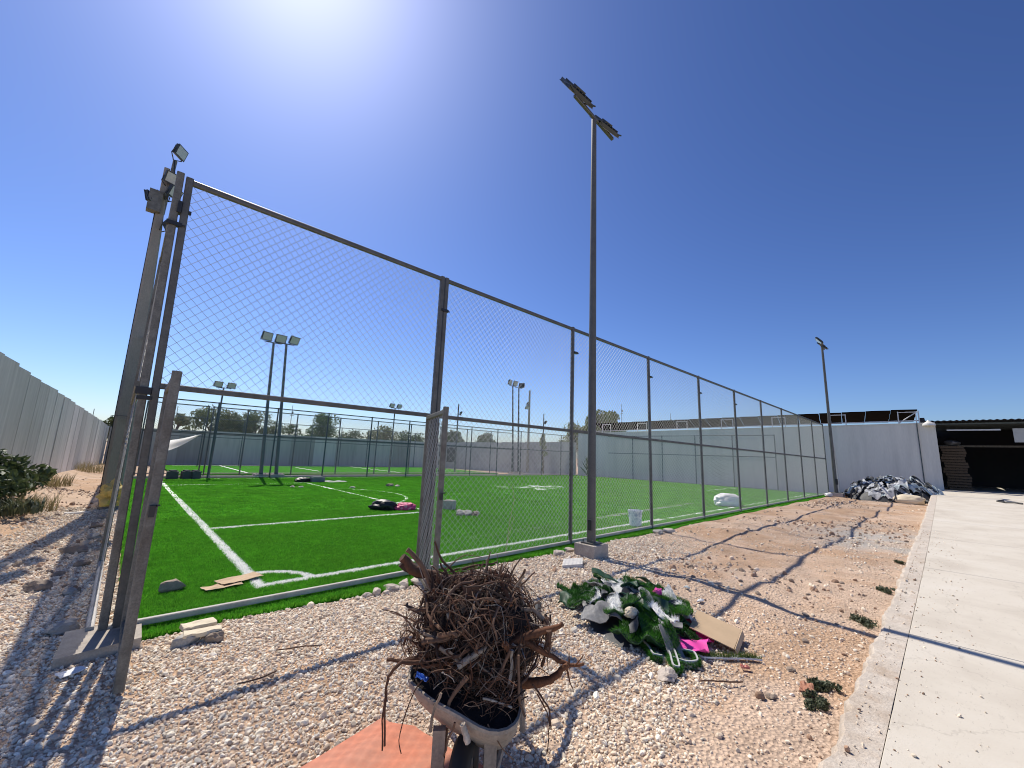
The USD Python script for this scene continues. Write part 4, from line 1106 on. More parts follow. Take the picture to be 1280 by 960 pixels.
def grass_clump(name, label, x, y, n, h, r0, mat, seed, cat="weed", group=None, w=0.006, leafy=False):
    r = np.random.default_rng(seed)
    m = MB()
    for _ in range(n):
        a, q = r.uniform(0, 6.28), r0 * math.sqrt(r.random())
        b = np.array([math.cos(a) * q, math.sin(a) * q, -0.01])
        l, hh = r.uniform(0, 6.28), h * r.uniform(0.45, 1.1)
        lean = np.array([math.cos(l), math.sin(l), 0]) * hh * r.uniform(0.15, 0.75)
        s = np.array([-math.sin(l), math.cos(l), 0]) * w
        mid, top = b + lean * 0.4 + [0, 0, hh * 0.65], b + lean + [0, 0, hh]
        m.add([b - s, b + s, mid + s * (1.6 if leafy else 0.8), mid - s * (1.6 if leafy else 0.8), top], [[0, 1, 2], [0, 2, 3], [3, 2, 4]])
    p = usdkit.mesh(stage, fresh("/World", name), m.arrays(), mat)
    UsdGeom.Xformable(p).AddTranslateOp().Set(Gf.Vec3d(x, y, float(zg(x, y))))
    tag(p, label, cat, group)


grass_clump("dry_grass", "tuft of dry grass at the foot of the bush by left wall", -1.25, 11.8, 420, 0.35, 0.55, DRYGRASS, 431)
grass_clump("dry_grass", "yellow grass fringe at the far end of the left wall foot", -0.95, 26.5, 500, 0.55, 0.9, DRYGRASS, 432)
grass_clump("weed_patch", "low green weeds below the bush by the left wall", -1.45, 11.2, 420, 0.25, 0.6, WEED, 433, leafy=True, w=0.012)
grass_clump("dry_grass", "brown dead brush halfway along the left wall foot", -1.25, 17.5, 260, 0.4, 0.4, DRYGRASS, 434)
for i, (x, y, s_, lab) in enumerate(((7.2, 0.66, .12, "small dark weed at the kerb, farther one past the shadow line"), (5.6, 0.70, .17, "largest dark weed tuft growing at the kerb by the shadow"), (3.78, 0.74, .10, "upper of two near weed tufts at the broken kerb"),
                                 (3.50, 0.72, .11, "lower of two near weed tufts at the broken kerb"), (9.55, 0.66, .10, "farthest tiny weed at the kerb edge"))):
    r_ = np.random.default_rng(440 + i)
    cs_ = [(r_.normal() * s_ * 0.45, r_.normal() * s_ * 0.35, s_ * r_.uniform(0.05, 0.32)) for _ in range(14)]
    V, F = leaf_cloud(cs_, [s_ * r_.uniform(0.14, 0.3) for _ in cs_], 620, 0.014, 460 + i, squash=0.7)
    wd = thing("weed", lab, "weed", (x, y, float(zg(x, y))))
    obj(wd, "leaves", (V, F), WEED)
    ms = MB()
    for c_ in cs_:
        ms.tube([(0, 0, -0.01), (c_[0] * .6, c_[1] * .6, c_[2] * .5), c_], [0.003, 0.002, 0.001], n=4)
    obj(wd, "stems", ms, TRUNK)


# ------------------------------------------------------------------ small things on and round the pitch
def crumple(label, cat, name, c, size, mat, seed, amp=0.5, group=None, rz=0.0, sub=3):
    m = trimesh.creation.icosphere(sub)
    v = m.vertices
    q = fbm(v * 1.9 + seed, 4, seed) - 0.5
    rid = np.abs(fbm(v * 3.4 + seed * 2, 3, seed + 1) - 0.5)
    v = v * (1 + amp * q * 1.6 - amp * 0.9 * rid)[:, None]
    v[:, 2] = np.where(v[:, 2] < -0.55, -0.55, v[:, 2])
    v = v * np.asarray(size, float)
    a, b = math.cos(rz), math.sin(rz)
    v = v @ np.array([[a, b, 0], [-b, a, 0], [0, 0, 1]])
    v[:, 2] -= v[:, 2].min()
    p = usdkit.mesh(stage, fresh("/World", name), (v, m.faces), mat, smooth=35)
    UsdGeom.Xformable(p).AddTranslateOp().Set(Gf.Vec3d(*map(float, c)))
    tag(p, label, cat, group)


crumple("black bag lying on turf beside the pink bag, in mid pitch", "bag", "bag", (5.08, 9.95, 0.0), (0.36, 0.20, 0.17), BLACK_BAG, 501, rz=-0.5)
crumple("pink and crimson bag lying on the turf beside the black bag", "bag", "bag", (5.52, 9.68, 0.0), (0.30, 0.17, 0.13), pm("pink_bag", (0.62, 0.05, 0.17), rough=0.55, vary=0.3, scale=12, tint=(0.75, 0.35, 0.42), tscale=7, tlo=0.52, thi=0.62), 502, rz=-0.4)
obj("/World", "concrete_block", MB().box((6.62, 9.3, 0.12), (0.24, 0.28, 0.24), rz=0.5).box((6.62, 9.3, 0.245), (0.12, 0.16, 0.012), rz=0.5), CONC, label="grey concrete block on the turf left of the stone heap", cat="block")
for i, (x, y, s_) in enumerate(((6.22, 8.25, .12), (6.38, 8.15, .13), (6.50, 8.02, .10), (6.36, 8.28, .09), (6.60, 8.10, .09))):
    stone(x, y, (s_, s_ * .8, s_ * .75), (ROCK_A, ROCK_C, ROCK_B)[i % 3], "stone in the little heap on the turf behind mesh", 510 + i, group="stone heap on the turf", rz=i, z=0.01)
bk = thing("bucket", "white plastic bucket on the turf behind the fence post", "bucket", (8.80, 5.03, 0.0))
n = 20
prof = [(0.0, 0.012), (0.125, 0.012), (0.13, 0.0), (0.155, 0.33), (0.165, 0.335), (0.165, 0.36), (0.152, 0.36), (0.128, 0.03), (0.0, 0.03)]
a = np.linspace(0, 2 * math.pi, n + 1)
P = np.stack([np.stack([np.cos(a) * r_, np.sin(a) * r_, np.full_like(a, z_)], -1) for r_, z_ in prof], 0)
obj(bk, "pail", MB().grid(P, flip=True), pm("bucket_plastic", (0.68, 0.69, 0.69), rough=0.45, vary=0.08, tint=(0.30, 0.36, 0.45), tscale=9, tlo=0.52, thi=0.6), smooth=40)
obj(bk, "handle", MB().tube([(0.16 * math.cos(t_), 0.16 * math.sin(t_) * 0.5 - 0.0, 0.34 + 0.10 * math.sin(t_)) for t_ in np.linspace(0, math.pi, 12)], 0.004, n=5), GALV)
crumple("big white woven sack lying on turf behind the fence", "sack", "sack", (16.2, 5.55, 0.0), (0.72, 0.36, 0.28), SACK, 503, amp=0.35, rz=-0.2)


def flat_sheet(c, w, l, rz, z, fold, seed, thick=0.004, nx=10, ny=8, tiltx=0.0, tilty=0.0):
    u, v = np.meshgrid(np.linspace(-w / 2, w / 2, nx), np.linspace(-l / 2, l / 2, ny), indexing="ij")
    q = fbm(np.stack([u * 4 / w + seed, v * 4 / l, 0 * u], -1), 3, seed)
    h = fold * (q - 0.35) + u * tiltx + v * tilty
    a, b = math.cos(rz), math.sin(rz)
    P = np.stack([c[0] + u * a - v * b, c[1] + u * b + v * a, z + np.maximum(h, 0.0)], -1)
    return MB().sheet(P, thick)


for i, (x, y, w, l, rz) in enumerate(((0.98, 5.36, 0.34, 0.17, 0.2), (1.16, 5.50, 0.42, 0.2, 0.35))):
    obj("/World", "cardboard", flat_sheet((x, y), w, l, rz, 0.03 + 0.012 * i, 0.03, 520 + i), CARD, label=("smaller flattened cardboard piece by the corner of the white lines", "larger flattened cardboard piece touching the corner of the white lines")[i], cat="cardboard")
obj("/World", "cream_board", flat_sheet((0.66, 4.27), 0.22, 0.12, 0.1, 0.06, 0.02, 523, thick=0.03), CREAM, label="cream board bit on turf edge, upper of the two", cat="board")
obj("/World", "cream_board", flat_sheet((0.67, 4.12), 0.24, 0.10, -0.1, 0.05, 0.02, 524, thick=0.03), CREAM, label="cream board bit on gravel, lower of the two", cat="board")
obj("/World", "white_batten", MB().box((-0.46, 12.4, float(zg(-0.46, 12.4)) + 0.02), (0.36, 0.07, 0.04), rz=-0.15), pm("white_paint", (0.7, 0.69, 0.66), vary=0.1), label="white batten lying on gravel left of the concrete pole", cat="batten")
obj("/World", "paper_scrap", flat_sheet((-0.02, 4.05), 0.13, 0.08, 0.4, float(zg(-0.02, 4.05)) + 0.02, 0.02, 525), pm("paper", (0.75, 0.76, 0.76)), label="white paper scrap on gravel beside the corner footing", cat="paper")

crumple("black bag on the turf at the far penalty line", "bag", "bag", (5.95, 19.4, 0.0), (0.34, 0.2, 0.14), BLACK_BAG, 504)
obj("/World", "grey_crate", MB().box((6.5, 19.25, 0.11), (0.55, 0.3, 0.22), rz=0.1).box((6.5, 19.25, 0.225), (0.45, 0.2, 0.02), rz=0.1), pm("grey_crate_plastic", (0.16, 0.17, 0.17)), label="grey crate between black bag and white cloth on the turf", cat="crate")
obj("/World", "white_cloth", flat_sheet((7.2, 19.0), 0.9, 0.45, -0.1, 0.02, 0.14, 526), WHITE_CLOTH, label="crumpled white cloth on the turf right of the grey crate", cat="cloth", smooth=60)
for i, (x, y) in enumerate(((4.85, 16.9), (5.1, 16.75))):
    stone(x, y, (.10, .08, .05), ROCK_A, "small pale lump on the turf near the penalty line", 530 + i, group="pale lumps on the turf", z=0.0)
stone(8.45, 16.3, (.17, .12, .09), ROCK_B, "brown lump on the turf above the penalty arc", 533, z=0.0)
stone(8.75, 16.15, (.13, .08, .05), ROCK_A, "pale lump beside the brown one above penalty arc", 534, z=0.0)
stone(6.75, 16.0, (.12, .09, .05), ROCK_A, "pale lump on the turf inside the penalty arc", 535, z=0.0)
for i, (x, w_) in enumerate(((1.7, .38), (2.15, .3), (2.45, .34))):
    obj("/World", "dark_block", MB().box((x, 22.1, 0.16), (w_, 0.3, 0.32), rz=0.2 * i).box((x, 22.1, 0.34), (w_ * .6, 0.2, 0.05), rz=0.2 * i + 0.3), pm(f"dark_block_{i}", (0.07, 0.07, 0.07), vary=0.3, scale=9),
        label="dark block in the row under the hanging white sheet", cat="block", group="dark blocks under the white sheet")
# white sheet tied to the rail of the back fence
u = np.linspace(0, 1, 16)
top = np.c_[1.05 + u * 1.40, 22.33 + 0 * u, 1.52 + u * 0.38 - 0.06 * np.sin(u * math.pi)]
bot = np.c_[1.0 + u * 1.42, 22.25 + 0.05 * np.sin(u * 9), 1.02 + u ** 1.6 * 0.85]
P = np.stack([top * (1 - k) + bot * k + np.array([0, 0.03 * math.sin(k * 5), 0]) for k in np.linspace(0, 1, 7)], 1)
obj("/World", "white_sheet", MB().grid(P), WHITE_CLOTH, label="white cloth sheet strung on the back fence at left", cat="cloth", smooth=60)
crumple("yellow cloth knotted on the left fence beside concrete pole", "cloth", "yellow_cloth", (0.02, 9.0, 0.50), (0.17, 0.22, 0.24), YELLOW, 505, amp=0.9)
obj("/World", "hose", MB().tube([(28.75, 4.05, 0.0), (28.7, 3.9, 0.12), (28.45, 3.75, 0.05), (28.2, 3.55, 0.03), (28.0, 3.3, 0.03)], 0.035, n=6), BLACK, label="dark hose on the ground at the far lamp pole foot", cat="hose", smooth=40)
crumple("small red bag at the foot of the far right lamp pole", "bag", "bag", (28.75, 3.75, 0.0), (0.2, 0.16, 0.16), RED_PL, 506)
crumple("small white bag lying at the fence end by the far lamp pole", "bag", "bag", (27.3, 4.35, 0.0), (0.4, 0.16, 0.12), SACK, 507)

# bare twigs by the gate, growing up out of the turf edge
m = MB().tube([(4.52, 4.80, 0.0), (4.60, 4.82, 0.45), (4.72, 4.85, 0.80), (4.66, 4.85, 1.02), (4.50, 4.85, 1.08)], [0.006, 0.005, 0.004, 0.003, 0.002], n=5)
m.tube([(4.50, 4.8, 0), (4.72, 4.84, 0.55)], [0.005, 0.003], n=5)
obj("/World", "dry_stalk", m, pm("dry_stalk", (0.33, 0.30, 0.14)), label="thin bent dry stalk standing at fence right of the gate", cat="stalk", smooth=40)

# ------------------------------------------------------------------ orange sheet on the gravel
u, v = np.meshgrid(np.linspace(0, 1, 16), np.linspace(0, 1, 14), indexing="ij")
A0, ex_, ey_ = np.array((1.27, 2.30)), np.array((-1.05, -0.22)), np.array((0.20, -0.80))
P = np.zeros((16, 14, 3))
P[..., :2] = A0 + u[..., None] * ex_ + v[..., None] * ey_
P[..., 0] += 0.05 * smoothstep(v, 0.16, 0.2) * (1 - smoothstep(u, 0.0, 0.25))
P[..., 2] = 0.028 + 0.012 * (fbm(np.stack([u * 3, v * 3, u * 0], -1), 3, 61) - 0.4) + 0.02 * np.exp(-((v - 0.18) / 0.05) ** 2)
obj("/World", "orange_sheet", MB().sheet(P, 0.005), ORANGE, smooth=30, label="orange sheet lying on gravel in front of the wheelbarrow", cat="sheet")

# ------------------------------------------------------------------ wheelbarrow heaped with roots
wb = thing("wheelbarrow", "concrete stained wheelbarrow heaped with roots in the foreground", "wheelbarrow")
e1 = unit((0.75, 0.66))
front_rim = np.array([(1.045, 1.705, 0.525), (1.055, 1.60, 0.512), (1.075, 1.50, 0.498), (1.115, 1.415, 0.485), (1.165, 1.345, 0.452), (1.215, 1.295, 0.440), (1.265, 1.262, 0.452), (1.305, 1.27, 0.458)])
back_rim = np.array([(1.78, 1.70, 0.50), (1.82, 1.78, 0.51), (1.80, 1.88, 0.52), (1.72, 2.02, 0.535), (1.63, 2.15, 0.545), (1.55, 2.18, 0.548), (1.48, 2.15, 0.545)])
rim = np.vstack([front_rim, back_rim])
cen = rim.mean(0)
n = len(rim)
# resample the rim
tt = np.r_[0, np.cumsum(np.linalg.norm(np.diff(np.vstack([rim, rim[:1]]), axis=0), axis=1))]
ss = np.linspace(0, tt[-1], 65)[:-1]
R_ = np.stack([np.interp(ss, tt, np.r_[rim[:, k], rim[0, k]]) for k in range(3)], -1)
for _ in range(2):
    R_ = (np.roll(R_, 1, 0) + 2 * R_ + np.roll(R_, -1, 0)) / 4
botc = np.array((1.40, 1.70, 0.30))
lay = []
for f_, k_ in ((1.010, -0.010), (1.012, 0.003), (1.0, 0.006), (0.985, -0.03), (0.93, -0.10), (0.84, -0.165), (0.70, -0.205), (0.3, -0.22), (0.02, -0.22)):
    sh_ = 0.13 * max(0.0, -k_ - 0.03) / 0.19
    L_ = cen + np.array([e1[0], e1[1], 0]) * sh_ + (R_ - cen) * np.array([f_, f_, 0]) + np.c_[0 * ss, 0 * ss, R_[:, 2] - cen[2] + k_]
    L_[:, 2] += 0.008 * (noise(L_ * 9, 3) - 0.5)
    lay.append(np.vstack([L_, L_[:1]]))
obj(wb, "tray", MB().sheet(np.array(lay), 0.006), BARROW, smooth=50)
sd = np.array([e1[1], -e1[0]])                       # to the barrow's right as seen from behind the tray
base = np.array((1.17, 1.48))
for sg, p in ((-1, np.array((1.085, 1.505))), (1, np.array((1.235, 1.36)))):
    obj(wb, "fork_arm", MB().box((*(p + e1 * 0.02), 0.25), (0.05, 0.035, 0.30), rz=math.atan2(-0.6, 0.8)), BARROW_LEG)
    obj(wb, "frame_rail", MB().tube([(*(p + e1 * 0.03), 0.19), (*(p + e1 * 0.45 + sd * sg * 0.06), 0.26), (*(p + e1 * 0.9 + sd * sg * 0.13), 0.40), (*(p + e1 * 1.22 + sd * sg * 0.16), 0.47)], 0.019, n=8), BARROW_LEG, smooth=40)
    obj(wb, "leg", MB().tube([(*(p + e1 * 0.66 + sd * sg * 0.08), 0.32), (*(p + e1 * 0.70 + sd * sg * 0.10), 0.01)], 0.017, n=8), BARROW_LEG, smooth=40)
    obj(wb, "grip", MB().tube([(*(p + e1 * 1.12 + sd * sg * 0.155), 0.455), (*(p + e1 * 1.25 + sd * sg * 0.162), 0.475)], 0.024, n=8), RUBBER, smooth=40)
wc = np.array((1.185, 1.46)) + e1 * 0.0
whl = group_part(wb, "wheel")
axd = np.array([sd[0], sd[1], 0])
prof = [(0.10, -0.03), (0.155, -0.042), (0.178, -0.025), (0.185, 0.0), (0.178, 0.025), (0.155, 0.042), (0.10, 0.03), (0.10, -0.03)]
a = np.linspace(0, 2 * math.pi, 29)
e13 = np.array([e1[0], e1[1], 0])
C3 = np.array([*wc, 0.175])
P = np.stack([C3 + np.outer(np.cos(a), e13) * r_ + np.outer(np.sin(a), (0, 0, 1)) * r_ + axd * o_ for r_, o_ in prof], 0)
obj(whl, "tyre", MB().grid(P), RUBBER, smooth=50)
P = np.stack([C3 + np.outer(np.cos(a), e13) * r_ + np.outer(np.sin(a), (0, 0, 1)) * r_ + axd * o_ for r_, o_ in ((0.101, 0.028), (0.09, 0.02), (0.03, 0.02), (0.02, 0.045), (0.0, 0.045))], 0)
P2 = np.stack([C3 + np.outer(np.cos(a), e13) * r_ + np.outer(np.sin(a), (0, 0, 1)) * r_ - axd * o_ for r_, o_ in ((0.101, 0.028), (0.09, 0.02), (0.03, 0.02), (0.02, 0.045), (0.0, 0.045))], 0)
obj(whl, "rim", MB().grid(P).grid(P2, flip=True), BARROW_LEG, smooth=40)
obj(wb, "axle", MB().tube([C3 - axd * 0.11, C3 + axd * 0.11], 0.011, n=8), BARROW_LEG)

def lump(a):
    """The heap's uneven outline: factor on its radius in a direction."""
    return float(0.80 + 0.55 * fbm(np.asarray(a, float) * 1.5 + 4.2, 3, 78))


bp = thing("brush_pile", "dark tangled heap of dry roots and branches in the wheelbarrow", "brush pile")
PC = np.array((1.42, 1.70, 0.635))
rv = np.array([math.cos(YAW), -math.sin(YAW), 0.0])
av = np.array([math.sin(YAW), math.cos(YAW), 0.0])
zv = np.array([0, 0, 1.0])
m = trimesh.creation.icosphere(4)
v = m.vertices
q = fbm(v * 2.2 + 3, 4, 71)
v = v * (0.74 + 0.5 * (q - 0.4))[:, None] * (0.80 + 0.55 * fbm(m.vertices * 1.5 + 4.2, 3, 78))[:, None]
core = PC + v[:, :1] * rv * 0.31 + v[:, 1:2] * av * 0.30 + v[:, 2:] * zv * 0.235
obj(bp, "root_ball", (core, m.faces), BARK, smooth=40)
r6 = np.random.default_rng(77)


def curve(p, n=7, wig=0.02, r=r6):
    """A smooth wiggly path through the points."""
    p = np.asarray(p, float)
    t0 = np.linspace(0, 1, len(p))
    t1 = np.linspace(0, 1, max(n, len(p) * 3))
    q = np.stack([np.interp(t1, t0, p[:, k]) for k in range(3)], -1)
    for _ in range(2):
        q[1:-1] = (q[:-2] + 2 * q[1:-1] + q[2:]) / 4
    w = r.normal(size=q.shape) * wig
    w[0] = w[-1] = 0
    w[1:-1] = (w[:-2] + w[1:-1] + w[2:]) / 3
    return q + w


named = {
    "branch": [
        ([(1.18, 2.033, 0.929), (1.273, 1.976, 0.867), (1.379, 1.904, 0.85), (1.465, 1.839, 0.777)], (0.030, 0.026), 2, 0.010),
        ([(1.165, 2.02, 0.955), (1.22, 1.99, 0.875), (1.35, 1.93, 0.84), (1.43, 1.86, 0.80)], (0.022, 0.03), 0, 0.012),
        ([(1.143, 1.939, 1.011), (1.209, 1.899, 0.952), (1.281, 1.851, 0.755)], (0.012, 0.012), 1, 0.004),
        ([(1.251, 1.931, 0.856), (1.286, 1.908, 0.785), (1.297, 1.901, 0.723)], (0.009, 0.009), 5, 0.002),
        ([(1.285, 1.908, 1.04), (1.311, 1.891, 0.955), (1.383, 1.839, 0.879), (1.432, 1.801, 0.82)], (0.005, 0.008), 0, 0.005),
        ([(1.28, 1.64, 0.825), (1.29, 1.632, 0.727), (1.3, 1.624, 0.641)], (0.011, 0.011), 3, 0.003),
        ([(1.095, 1.674, 0.684), (1.187, 1.611, 0.7), (1.262, 1.553, 0.733)], (0.012, 0.016), 1, 0.006),
        ([(1.149, 1.614, 0.667), (1.19, 1.583, 0.634), (1.224, 1.557, 0.607)], (0.009, 0.009), 3, 0.003),
        ([(1.205, 1.55, 0.598), (1.258, 1.517, 0.638), (1.305, 1.476, 0.671)], (0.014, 0.011), 5, 0.003),
        ([(1.535, 1.506, 0.77), (1.584, 1.455, 0.77), (1.616, 1.419, 0.719)], (0.009, 0.012), 3, 0.004),
        ([(1.506, 1.673, 0.819), (1.572, 1.61, 0.83), (1.603, 1.58, 0.886), (1.617, 1.566, 0.926)], (0.012, 0.006), 1, 0.004),
        ([(1.45, 1.45, 0.68), (1.488, 1.411, 0.661), (1.548, 1.345, 0.62), (1.609, 1.272, 0.589), (1.65, 1.218, 0.6)], (0.017, 0.006), 4, 0.006),
        ([(1.47, 1.42, 0.50), (1.516, 1.351, 0.512), (1.558, 1.303, 0.544), (1.593, 1.259, 0.598)], (0.024, 0.010), 4, 0.008),
        ([(1.423, 1.476, 0.65), (1.498, 1.401, 0.689), (1.551, 1.341, 0.722), (1.591, 1.293, 0.754)], (0.022, 0.010), 4, 0.008),
        ([(1.544, 1.334, 0.726), (1.549, 1.328, 0.686), (1.545, 1.333, 0.625)], (0.014, 0.004), 0, 0.006),
        ([(1.22, 1.66, 0.62), (1.129, 1.712, 0.606), (1.059, 1.756, 0.588), (0.998, 1.791, 0.599)], (0.015, 0.006), 0, 0.006),
        ([(1.129, 1.672, 0.60), (1.007, 1.671, 0.632), (0.964, 1.696, 0.605), (0.95, 1.704, 0.521), (0.968, 1.694, 0.327)], (0.009, 0.004), 0, 0.006),
        ([(0.96, 1.70, 0.53), (0.955, 1.705, 0.43), (0.962, 1.70, 0.31)], (0.004, 0.003), 0, 0.004),
        ([(1.383, 1.403, 0.665), (1.388, 1.399, 0.594), (1.377, 1.41, 0.527)], (0.008, 0.007), 5, 0.004),
        ([(1.364, 1.394, 0.673), (1.341, 1.416, 0.595), (1.293, 1.461, 0.509)], (0.008, 0.006), 1, 0.004),
        ([(1.186, 1.46, 0.598), (1.133, 1.501, 0.515), (1.127, 1.505, 0.471)], (0.009, 0.006), 1, 0.003),
        ([(1.354, 1.334, 0.677), (1.358, 1.33, 0.509), (1.378, 1.309, 0.451)], (0.005, 0.005), 1, 0.003),
        ([(1.622, 1.702, 0.82), (1.639, 1.685, 0.89), (1.675, 1.649, 0.96)], (0.006, 0.003), 1, 0.004),
        ([(1.129, 1.403, 0.475), (1.148, 1.387, 0.413)], (0.011, 0.013), 5, 0.002),
    ],
    "thin_root": [
        ([(1.342, 1.483, 0.785), (1.323, 1.501, 0.714), (1.336, 1.489, 0.642), (1.38, 1.448, 0.585)], (0.005, 0.004), 3, 0.003),
        ([(1.142, 1.763, 0.664), (1.085, 1.799, 0.738), (1.039, 1.826, 0.775), (0.987, 1.854, 0.789)], (0.004, 0.002), 1, 0.003),
        ([(1.088, 1.797, 0.78), (1.12, 1.777, 0.775), (1.166, 1.747, 0.781)], (0.004, 0.006), 0, 0.004),
        ([(1.251, 1.431, 0.51), (1.296, 1.39, 0.496), (1.34, 1.348, 0.481)], (0.005, 0.004), 5, 0.002),
        ([(1.076, 1.481, 0.568), (1.056, 1.496, 0.509), (1.05, 1.5, 0.436)], (0.005, 0.006), 3, 0.004),
        ([(1.118, 1.437, 0.469), (1.103, 1.448, 0.416), (1.089, 1.459, 0.356)], (0.004, 0.003), 1, 0.004),
        ([(1.433, 1.323, 0.545), (1.487, 1.263, 0.46), (1.488, 1.262, 0.384)], (0.004, 0.003), 0, 0.004),
        ([(1.62, 1.245, 0.59), (1.64, 1.215, 0.64)], (0.004, 0.002), 4, 0.002),
        ([(1.60, 1.26, 0.595), (1.60, 1.26, 0.645)], (0.004, 0.002), 4, 0.002),
        ([(1.595, 1.27, 0.58), (1.605, 1.26, 0.53), (1.615, 1.25, 0.50)], (0.005, 0.002), 4, 0.004),
        ([(1.08, 1.624, 0.56), (1.03, 1.63, 0.50), (1.0, 1.65, 0.36), (1.02, 1.65, 0.30)], (0.003, 0.002), 0, 0.004),
        ([(1.55, 1.40, 0.44), (1.60, 1.36, 0.33), (1.59, 1.37, 0.2)], (0.003, 0.002), 0, 0.004),
        ([(1.22, 1.36, 0.46), (1.26, 1.32, 0.38), (1.31, 1.30, 0.33)], (0.003, 0.002), 1, 0.004),
    ]}
for nm, items in named.items():
    for pts, (ra, rb), mi, wig in items:
        q = curve(np.asarray(pts) - av * 0.035, 10, wig)
        rad = np.linspace(ra, rb, len(q)) * (1 + 0.25 * (r6.random(len(q)) - 0.5))
        obj(bp, nm, MB().tube(q, rad, n=7), ROOT[mi], smooth=50)
P = np.zeros((9, 4, 3))                                   # the slab of bark standing in the middle
for i_, s_ in enumerate(np.linspace(0, 1, 9)):
    c_ = np.array((1.285, 1.60, 0.885)) * (1 - s_) + np.array((1.330, 1.555, 0.68)) * s_
    for j_, o_ in enumerate(np.linspace(-1, 1, 4)):
        P[i_, j_] = c_ + rv * o_ * (0.028 + 0.008 * math.sin(i_)) + av * 0.012 * o_ * o_ + np.array([0, 0, 0.01 * o_])
obj(bp, "bark_slab", MB().sheet(P, 0.018), ROOT[0], smooth=30)
tangle = [MB() for _ in range(6)]
fill = []                                                 # dark litter that fills the tray to its rim
for f_ in (0.95, 0.88, 0.75, 0.55, 0.3, 0.02):
    L_ = cen + (R_ - cen) * np.array([f_, f_, 0])
    L_[:, 2] = R_[:, 2] - 0.024 + 0.10 * (0.96 - f_) + 0.05 * (fbm(L_ * 14, 3, 33) - 0.5)
    fill.append(np.vstack([L_, L_[:1]]))
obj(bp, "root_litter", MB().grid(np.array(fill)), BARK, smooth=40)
for k in range(420):                                      # roots lying over the rim at the front
    s_ = r6.uniform(0.0, 0.36) * len(R_)
    p_ = R_[int(s_) % len(R_)]
    inw = unit((cen - p_) * np.array([1, 1, 0]))
    st = p_ + inw * r6.uniform(0.02, 0.26) + np.array([0, 0, r6.uniform(0.0, 0.14)])
    tw = unit(np.array([-inw[1], inw[0], 0]) * r6.normal() + inw * r6.normal() * 0.5 + np.array([0, 0, r6.normal() * 0.5]))
    L_ = r6.uniform(0.05, 0.2)
    q = curve([st - tw * L_ / 2, st + r6.normal(size=3) * 0.02 + np.array([0, 0, 0.015]), st + tw * L_ / 2], 8, 0.005)
    r0 = 0.0018 * math.exp(r6.normal(0, 0.5))
    tangle[int(r6.choice(6, p=(0.30, 0.26, 0.16, 0.12, 0.11, 0.05)))].tube(q, np.linspace(r0, r0 * 0.45, len(q)), n=4, cap=False)
for k in range(110):                                      # roots that stick out of the heap
    a = unit(r6.normal(size=3))
    a[1] = -abs(a[1]) if r6.random() < 0.7 else a[1]
    a[2] = abs(a[2]) if r6.random() < 0.6 else a[2]
    out = rv * a[0] * 0.31 + av * a[1] * 0.28 + zv * a[2] * 0.235
    out = out * lump(a)
    b_ = PC + out * r6.uniform(0.7, 0.95)
    L_ = 0.05 + 0.16 * r6.random() ** 2
    e_ = b_ + unit(out + r6.normal(size=3) * 0.12) * L_ + np.array([0, 0, -0.04 * r6.random()])
    mid_ = (b_ + e_) / 2 + r6.normal(size=3) * 0.03
    r0 = 0.003 * math.exp(r6.normal(0, 0.5))
    q = curve([b_, mid_, e_], 9, 0.006)
    tangle[int(r6.choice(6, p=(0.28, 0.26, 0.16, 0.12, 0.13, 0.05)))].tube(q, np.linspace(r0, r0 * 0.35, len(q)), n=4, cap=False)
for k in range(46):                                       # upright broken ends along the crown of the heap
    a = unit(np.array([r6.normal() - 0.25, -abs(r6.normal()) * 0.4, 0.9 + abs(r6.normal())]))
    out = (rv * a[0] * 0.31 + av * a[1] * 0.28 + zv * a[2] * 0.235) * lump(a)
    b_ = PC + out * 0.85
    L_ = 0.05 + 0.13 * r6.random()
    d_ = unit(rv * (a[0] * 0.8 + r6.normal() * 0.35) + av * r6.normal() * 0.3 + zv * (0.55 + 0.4 * r6.random()))
    q = curve([b_, b_ + d_ * L_ * 0.5 + r6.normal(size=3) * 0.012, b_ + d_ * L_], 8, 0.004)
    r0 = r6.uniform(0.0025, 0.0085)
    tangle[int(r6.choice(6, p=(0.34, 0.24, 0.14, 0.12, 0.12, 0.04)))].tube(q, np.linspace(r0, r0 * 0.55, len(q)), n=6)
for k in range(34):                                       # thicker broken pieces
    a = unit(r6.normal(size=3))
    a[1] = -abs(a[1])
    out = rv * a[0] * 0.31 + av * a[1] * 0.28 + zv * a[2] * 0.235
    out = out * lump(a)
    c_ = PC + out * r6.uniform(0.92, 1.03)
    tw = unit(np.cross(out, r6.normal(size=3)))
    L_ = r6.uniform(0.08, 0.24)
    q = curve([c_ - tw * L_ / 2, c_ + unit(out) * 0.02 + r6.normal(size=3) * 0.015, c_ + tw * L_ / 2], 8, 0.008)
    r0 = r6.uniform(0.006, 0.014)
    tangle[int(r6.choice(6, p=(0.30, 0.22, 0.16, 0.14, 0.12, 0.06)))].tube(q, r0 * (1 + 0.3 * (r6.random(len(q)) - 0.5)) * np.linspace(1, 0.6, len(q)), n=6)
